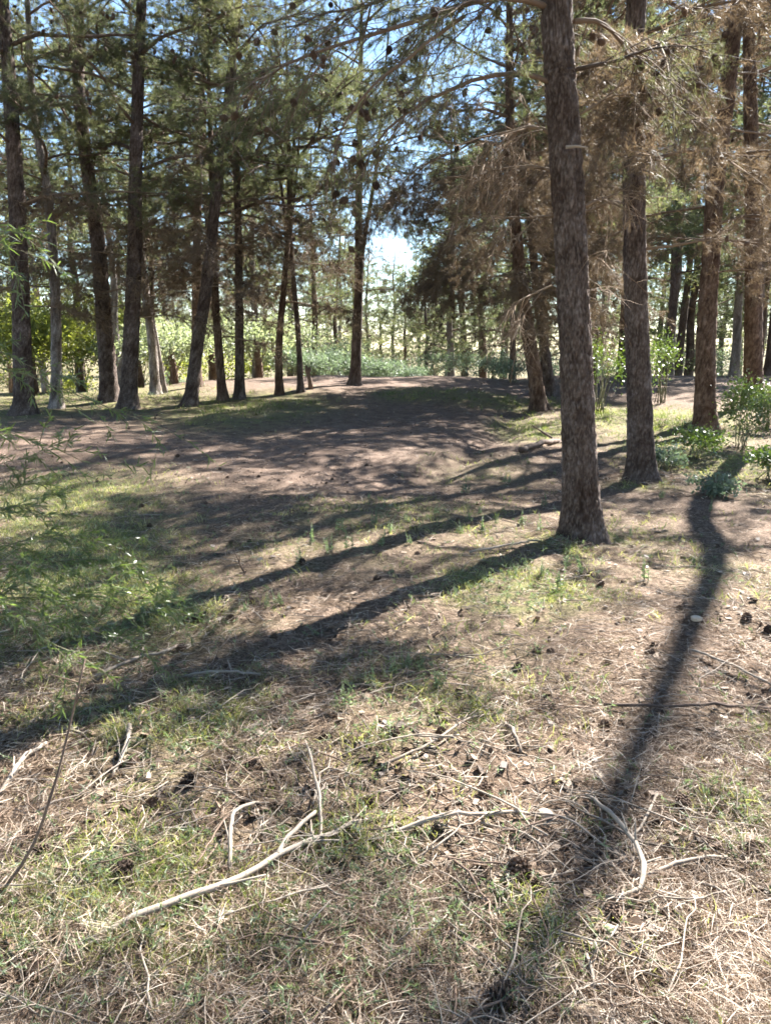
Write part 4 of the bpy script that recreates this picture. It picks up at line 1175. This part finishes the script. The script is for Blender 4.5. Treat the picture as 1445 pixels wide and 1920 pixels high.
stick('long wavy pale twig ending at the reddish cone', [(602, 1600), (600, 1530), (585, 1460), (572, 1395)], 4, 3, seed=5, lift=1.5)
stick('long pale branch lying across the sunny litter toward the brown pebble', [(722, 1576), (790, 1560), (860, 1548), (1012, 1540)], 6, 4, seed=6, name='fallen_branch')
stick('thin arching twig splitting off from the long pale branch', [(900, 1550), (1000, 1592), (1072, 1648)], 3, 2, seed=7)
stick('hooked bone-coloured branch lying in the soft trunk shadow', [(1135, 1700), (1200, 1682), (1192, 1620), (1145, 1562), (1098, 1500)], 7, 4, seed=8, lift=1)
stick('straight grey branch touching the hooked one', [(1200, 1662), (1280, 1640), (1362, 1618)], 5, 3, seed=9)
stick('long dark stick resting across the sunny litter beyond the soft shadow', [(1130, 1330), (1300, 1338), (1450, 1335)], 4, 4, True, seed=10)
stick('long thin grey stem slanting beside the kinked shadow', [(1290, 1225), (1370, 1258), (1450, 1293)], 3, 3, seed=11)
stick('curved white stick beside the dark gap in the grass', [(244, 1366), (240, 1410), (212, 1462)], 5, 4, seed=12)
stick('pale broken branch jutting from shade at the shrub side', [(0, 1500), (45, 1440), (88, 1400)], 6, 4, seed=13)
stick('thick dark fallen branch just behind the widest pine', [(975, 850), (1010, 840), (1048, 832)], 7, 6, True, seed=14, name='fallen_branch')
stick('pair-like pale twig lying before the base of the widest pine', [(880, 1040), (950, 1030), (1012, 1018)], 3, 2, seed=16)
stick('grey twig crossing the litter under the second trunk shadow', [(985, 1530), (1060, 1560), (1150, 1610)], 3, 2, seed=17)
stick('white forked twig near the bottom of the soft shadow', [(1340, 1762), (1400, 1780), (1450, 1800)], 5, 4, seed=18)
stick('upright-looking pale twig lying below the hooked branch', [(1098, 1800), (1108, 1850), (1118, 1910)], 4, 3, seed=19)
stick('crooked pale twig near the tan pebble', [(1230, 1500), (1205, 1560), (1160, 1600)], 3, 3, seed=20)
stick('thin long stem stretching over litter past the clustered cones', [(1285, 1660), (1340, 1690), (1400, 1722)], 3, 2, seed=21)
stick('pale stick pointing at the bright grass tuft', [(945, 1362), (965, 1395), (975, 1420)], 5, 4, seed=22)
stick('white stick lying by the bright sunlit herbs', [(715, 1450), (780, 1420), (925, 1345)], 4, 2, seed=23)
r = np.random.default_rng(25)
# standing twigs
def bare_stem(label, pix, Ys, r0, seed):
    G = np.array([at_y(x, y, Yv) for (x, y), Yv in zip(pix, Ys)])
    b = np.array([G[0][0], G[0][1], float(terrain(G[0][0], G[0][1]))])
    P = np.vstack([[0, 0, -.02], G[1:] - b]); rr = np.random.default_rng(seed)
    mb = MB(); A = smooth_path(P, 12); tubes(mb, A, np.linspace(r0, r0 * .4, 12), 6)
    for i in (5, 7, 9, 10): tubes(mb, A[i] + unit(rr.normal(size=3) + [0, 0, .8]) * rr.uniform(.05, .14) * np.linspace(0, 1, 4)[:, None], np.linspace(r0 * .4, r0 * .2, 4), 4)
    tag(link('bare_stem', mb.mesh('bare_stem', M_stick_dark), None, b), label, 'stem')
bare_stem('thin dark bare stem rising in an arc over the grass beside the camera', [(-10, 1720), (60, 1590), (100, 1480), (122, 1400), (160, 1235)], (2.0, 2.05, 2.1, 2.15, 2.2), .006, 1)
bare_stem('bleached upright dead twig standing at the edge of the second shadow', [(478, 1105), (468, 1085), (452, 1062), (446, 1045)], (5.1, 5.1, 5.1, 5.1), .011, 2)
# scattered twigs
TW = []
for i in range(14):
    rr = np.random.default_rng(700 + i); mb = MB()
    L = rr.uniform(.16, .5); n = 9; u = np.linspace(0, 1, n)
    A = np.stack([L * (u - .5), np.cumsum(rr.normal(0, .035, n)) * L + rr.normal(0, .3) * L * (u - .5) ** 2, .006 + np.abs(np.cumsum(rr.normal(0, .012, n))) * L + .05 * L * np.sin(u * 3.14) * rr.random()], -1)
    rad = np.linspace(1, .5, n) * rr.uniform(.0016, .0042)
    tubes(mb, A, rad, 6)
    for k in range(rr.integers(0, 4)):
        i2 = rr.integers(2, n - 1); d = unit([rr.uniform(.2, 1), rr.choice([-1, 1]) * rr.uniform(.4, 1), rr.uniform(.0, .5)])
        l = L * rr.uniform(.12, .4); uu = np.linspace(0, 1, 5)[:, None]
        tubes(mb, A[i2] + d * l * uu + rr.normal(0, .02, (5, 3)) * l, np.linspace(rad[i2] * .65, rad[i2] * .3, 5), 5)
    TW.append((mb.mesh('twig', M_stick if i % 3 else M_stick_dark), ('pale' if i % 3 else 'dark brown'), ('long' if L > .33 else 'short')))
xt, yt = screen_points(300, r, 900, 1990, .75, 20)
for i in range(len(xt)):
    if dirt_mask(xt[i], yt[i]) > .4 and r.random() < .8: continue
    z = float(terrain(xt[i], yt[i]))
    e = .12; gx_ = float(terrain(xt[i] + e, yt[i]) - z) / e; gy_ = float(terrain(xt[i], yt[i] + e) - z) / e
    a = r.uniform(0, 6.28)
    q = Vector((-gx_, -gy_, 1)).to_track_quat('Z', 'Y').to_euler()
    me_, tone_, len_ = TW[r.integers(0, 14)]
    o = link('twig', me_, None, (xt[i], yt[i], z + .012), (q.x * .7, q.y * .7, a), r.uniform(.7, 1.25))
    where_ = 'on the bare earth' if dirt_mask(xt[i], yt[i]) > .4 else 'in thin grass' if green_mask(xt[i], yt[i]) > .35 else 'on dry needle litter'
    lab_ = '%s %s weathered twig lying loose %s' % (len_, tone_, where_)
    tag(o, lab_, 'twig', 'scattered twigs: ' + lab_)

# ------------------------------------------------------------------ cones and stones on the ground
cones = [(1217, 1548, 1.5), (1277, 1512, 1.3), (972, 1628, 1.4), (967, 1890, 1.5), (1042, 1356, 1.1), (1142, 1368, 1.2), (1105, 1366, 1.0), (1130, 1246, 1.1), (1217, 1226, 1.1), (967, 1250, 1.0), (1025, 1222, 1),
         (1270, 1147, 1), (340, 1146, 1), (347, 1172, 1.1), (375, 1168, 1), (598, 1488, 1.4), (252, 1438, 1.2), (66, 1848, 1.3), (730, 1665, 1.3), (1412, 1620, 1.4), (1432, 1330, 1.1), (600, 1385, 1.2),
         (385, 946, 1), (262, 952, 1), (276, 988, 1), (460, 868, .9), (620, 900, 1), (626, 892, 1), (650, 905, .9), (612, 908, .9), (430, 1020, 1), (472, 1016, 1), (540, 985, 1), (350, 1220, 1), (470, 1130, 1), (520, 1195, 1), (1342, 1150, 1), (500, 1285, 1.0), (1100, 1085, 1), (1125, 1100, 1), (1230, 1110, 1), (240, 1630, 1.3), (1440, 1180, 1.2), (1405, 1160, 1.1), (860, 1155, 1), (700, 1090, 1), (565, 1055, 1)]
r = np.random.default_rng(26)
cl = []
for (px, py, s) in cones: cl.append((*at(px, py)[:2], s, 'closed dark pine cone lying among the dry needles', 'pine cones on the needle litter'))
xc, yc = screen_points(60, r, 745, 1000, 1.0, 0)
for a, b in zip(xc, yc):
    if dirt_mask(a, b) > .5 and b < 27: cl.append((a, b, r.uniform(.8, 1.15), 'small dark pine cone lying on the bare shaded earth', 'pine cones on the bare earth'))
xc, yc = screen_points(45, r, 950, 1900, .8, 0)
for a, b in zip(xc, yc):
    if dirt_mask(a, b) < .3: cl.append((a, b, r.uniform(.8, 1.15), 'closed dark pine cone lying among the dry needles', 'pine cones on the needle litter'))
for (a, b, s, lab, grp) in cl:
    s *= .62
    op_ = r.random() < .7
    lab = lab.replace('closed dark', 'dark').replace('dark pine cone', 'dark open-scaled pine cone' if op_ else 'dark shut pine cone')
    grp = grp + (', open' if op_ else ', shut')
    s *= r.uniform(.8, 1.25)
    o = link('pine_cone', ME_CONE_OPEN if op_ else ME_CONE, None, (a, b, float(terrain(a, b)) + .012 * s), (math.pi / 2 + r.normal(0, .35), 0, r.uniform(0, 6.28)), s)
    tag(o, lab, 'pine cone', grp)
def stone_mesh(seed):
    import bmesh
    rr = np.random.default_rng(seed); bm = bmesh.new(); bmesh.ops.create_icosphere(bm, subdivisions=2, radius=1)
    ph = rr.uniform(0, 6, 3)
    for v in bm.verts:
        c = v.co; k = 1 + .12 * math.sin(c.x * 3 + ph[0]) + .1 * math.sin(c.y * 4 + ph[1]) + .08 * math.sin(c.z * 5 + ph[2])
        v.co = Vector((c.x * k * 1.3, c.y * k, c.z * k * .62))
    for f in bm.faces: f.smooth = True
    me = bpy.data.meshes.new('stone'); bm.to_mesh(me); me.materials.append(M_stone); return me
ST = [stone_mesh(i) for i in range(4)]
for i, (px, py, s, lab) in enumerate(((1103, 1908, 18, 'smooth tan stone sitting by the pale lying twig'), (1395, 1838, 16, 'flat tan stone near the white forked twig'), (1021, 1536, 13, 'round brown pebble at the end of the long pale branch'),
        (1345, 1435, 10, 'pale pebble in the sunny litter beside grass'), (462, 1690, 11, 'tan stone tucked under the large fallen branch'), (1300, 1690, 12, 'tan pebble beside the thin long stem'), (240, 1432, 9, 'grey pebble next to the curved white stick'), (1305, 1165, 8, 'white pebble beside the kinked shadow'))):
    c = at(px, py); sz = s / F_PX * np.linalg.norm(c - CAM)
    tag(link('stone', ST[i % 4], None, c + np.array([0, 0, sz * .35]), (0, 0, i * 1.3), sz), lab, 'stone')
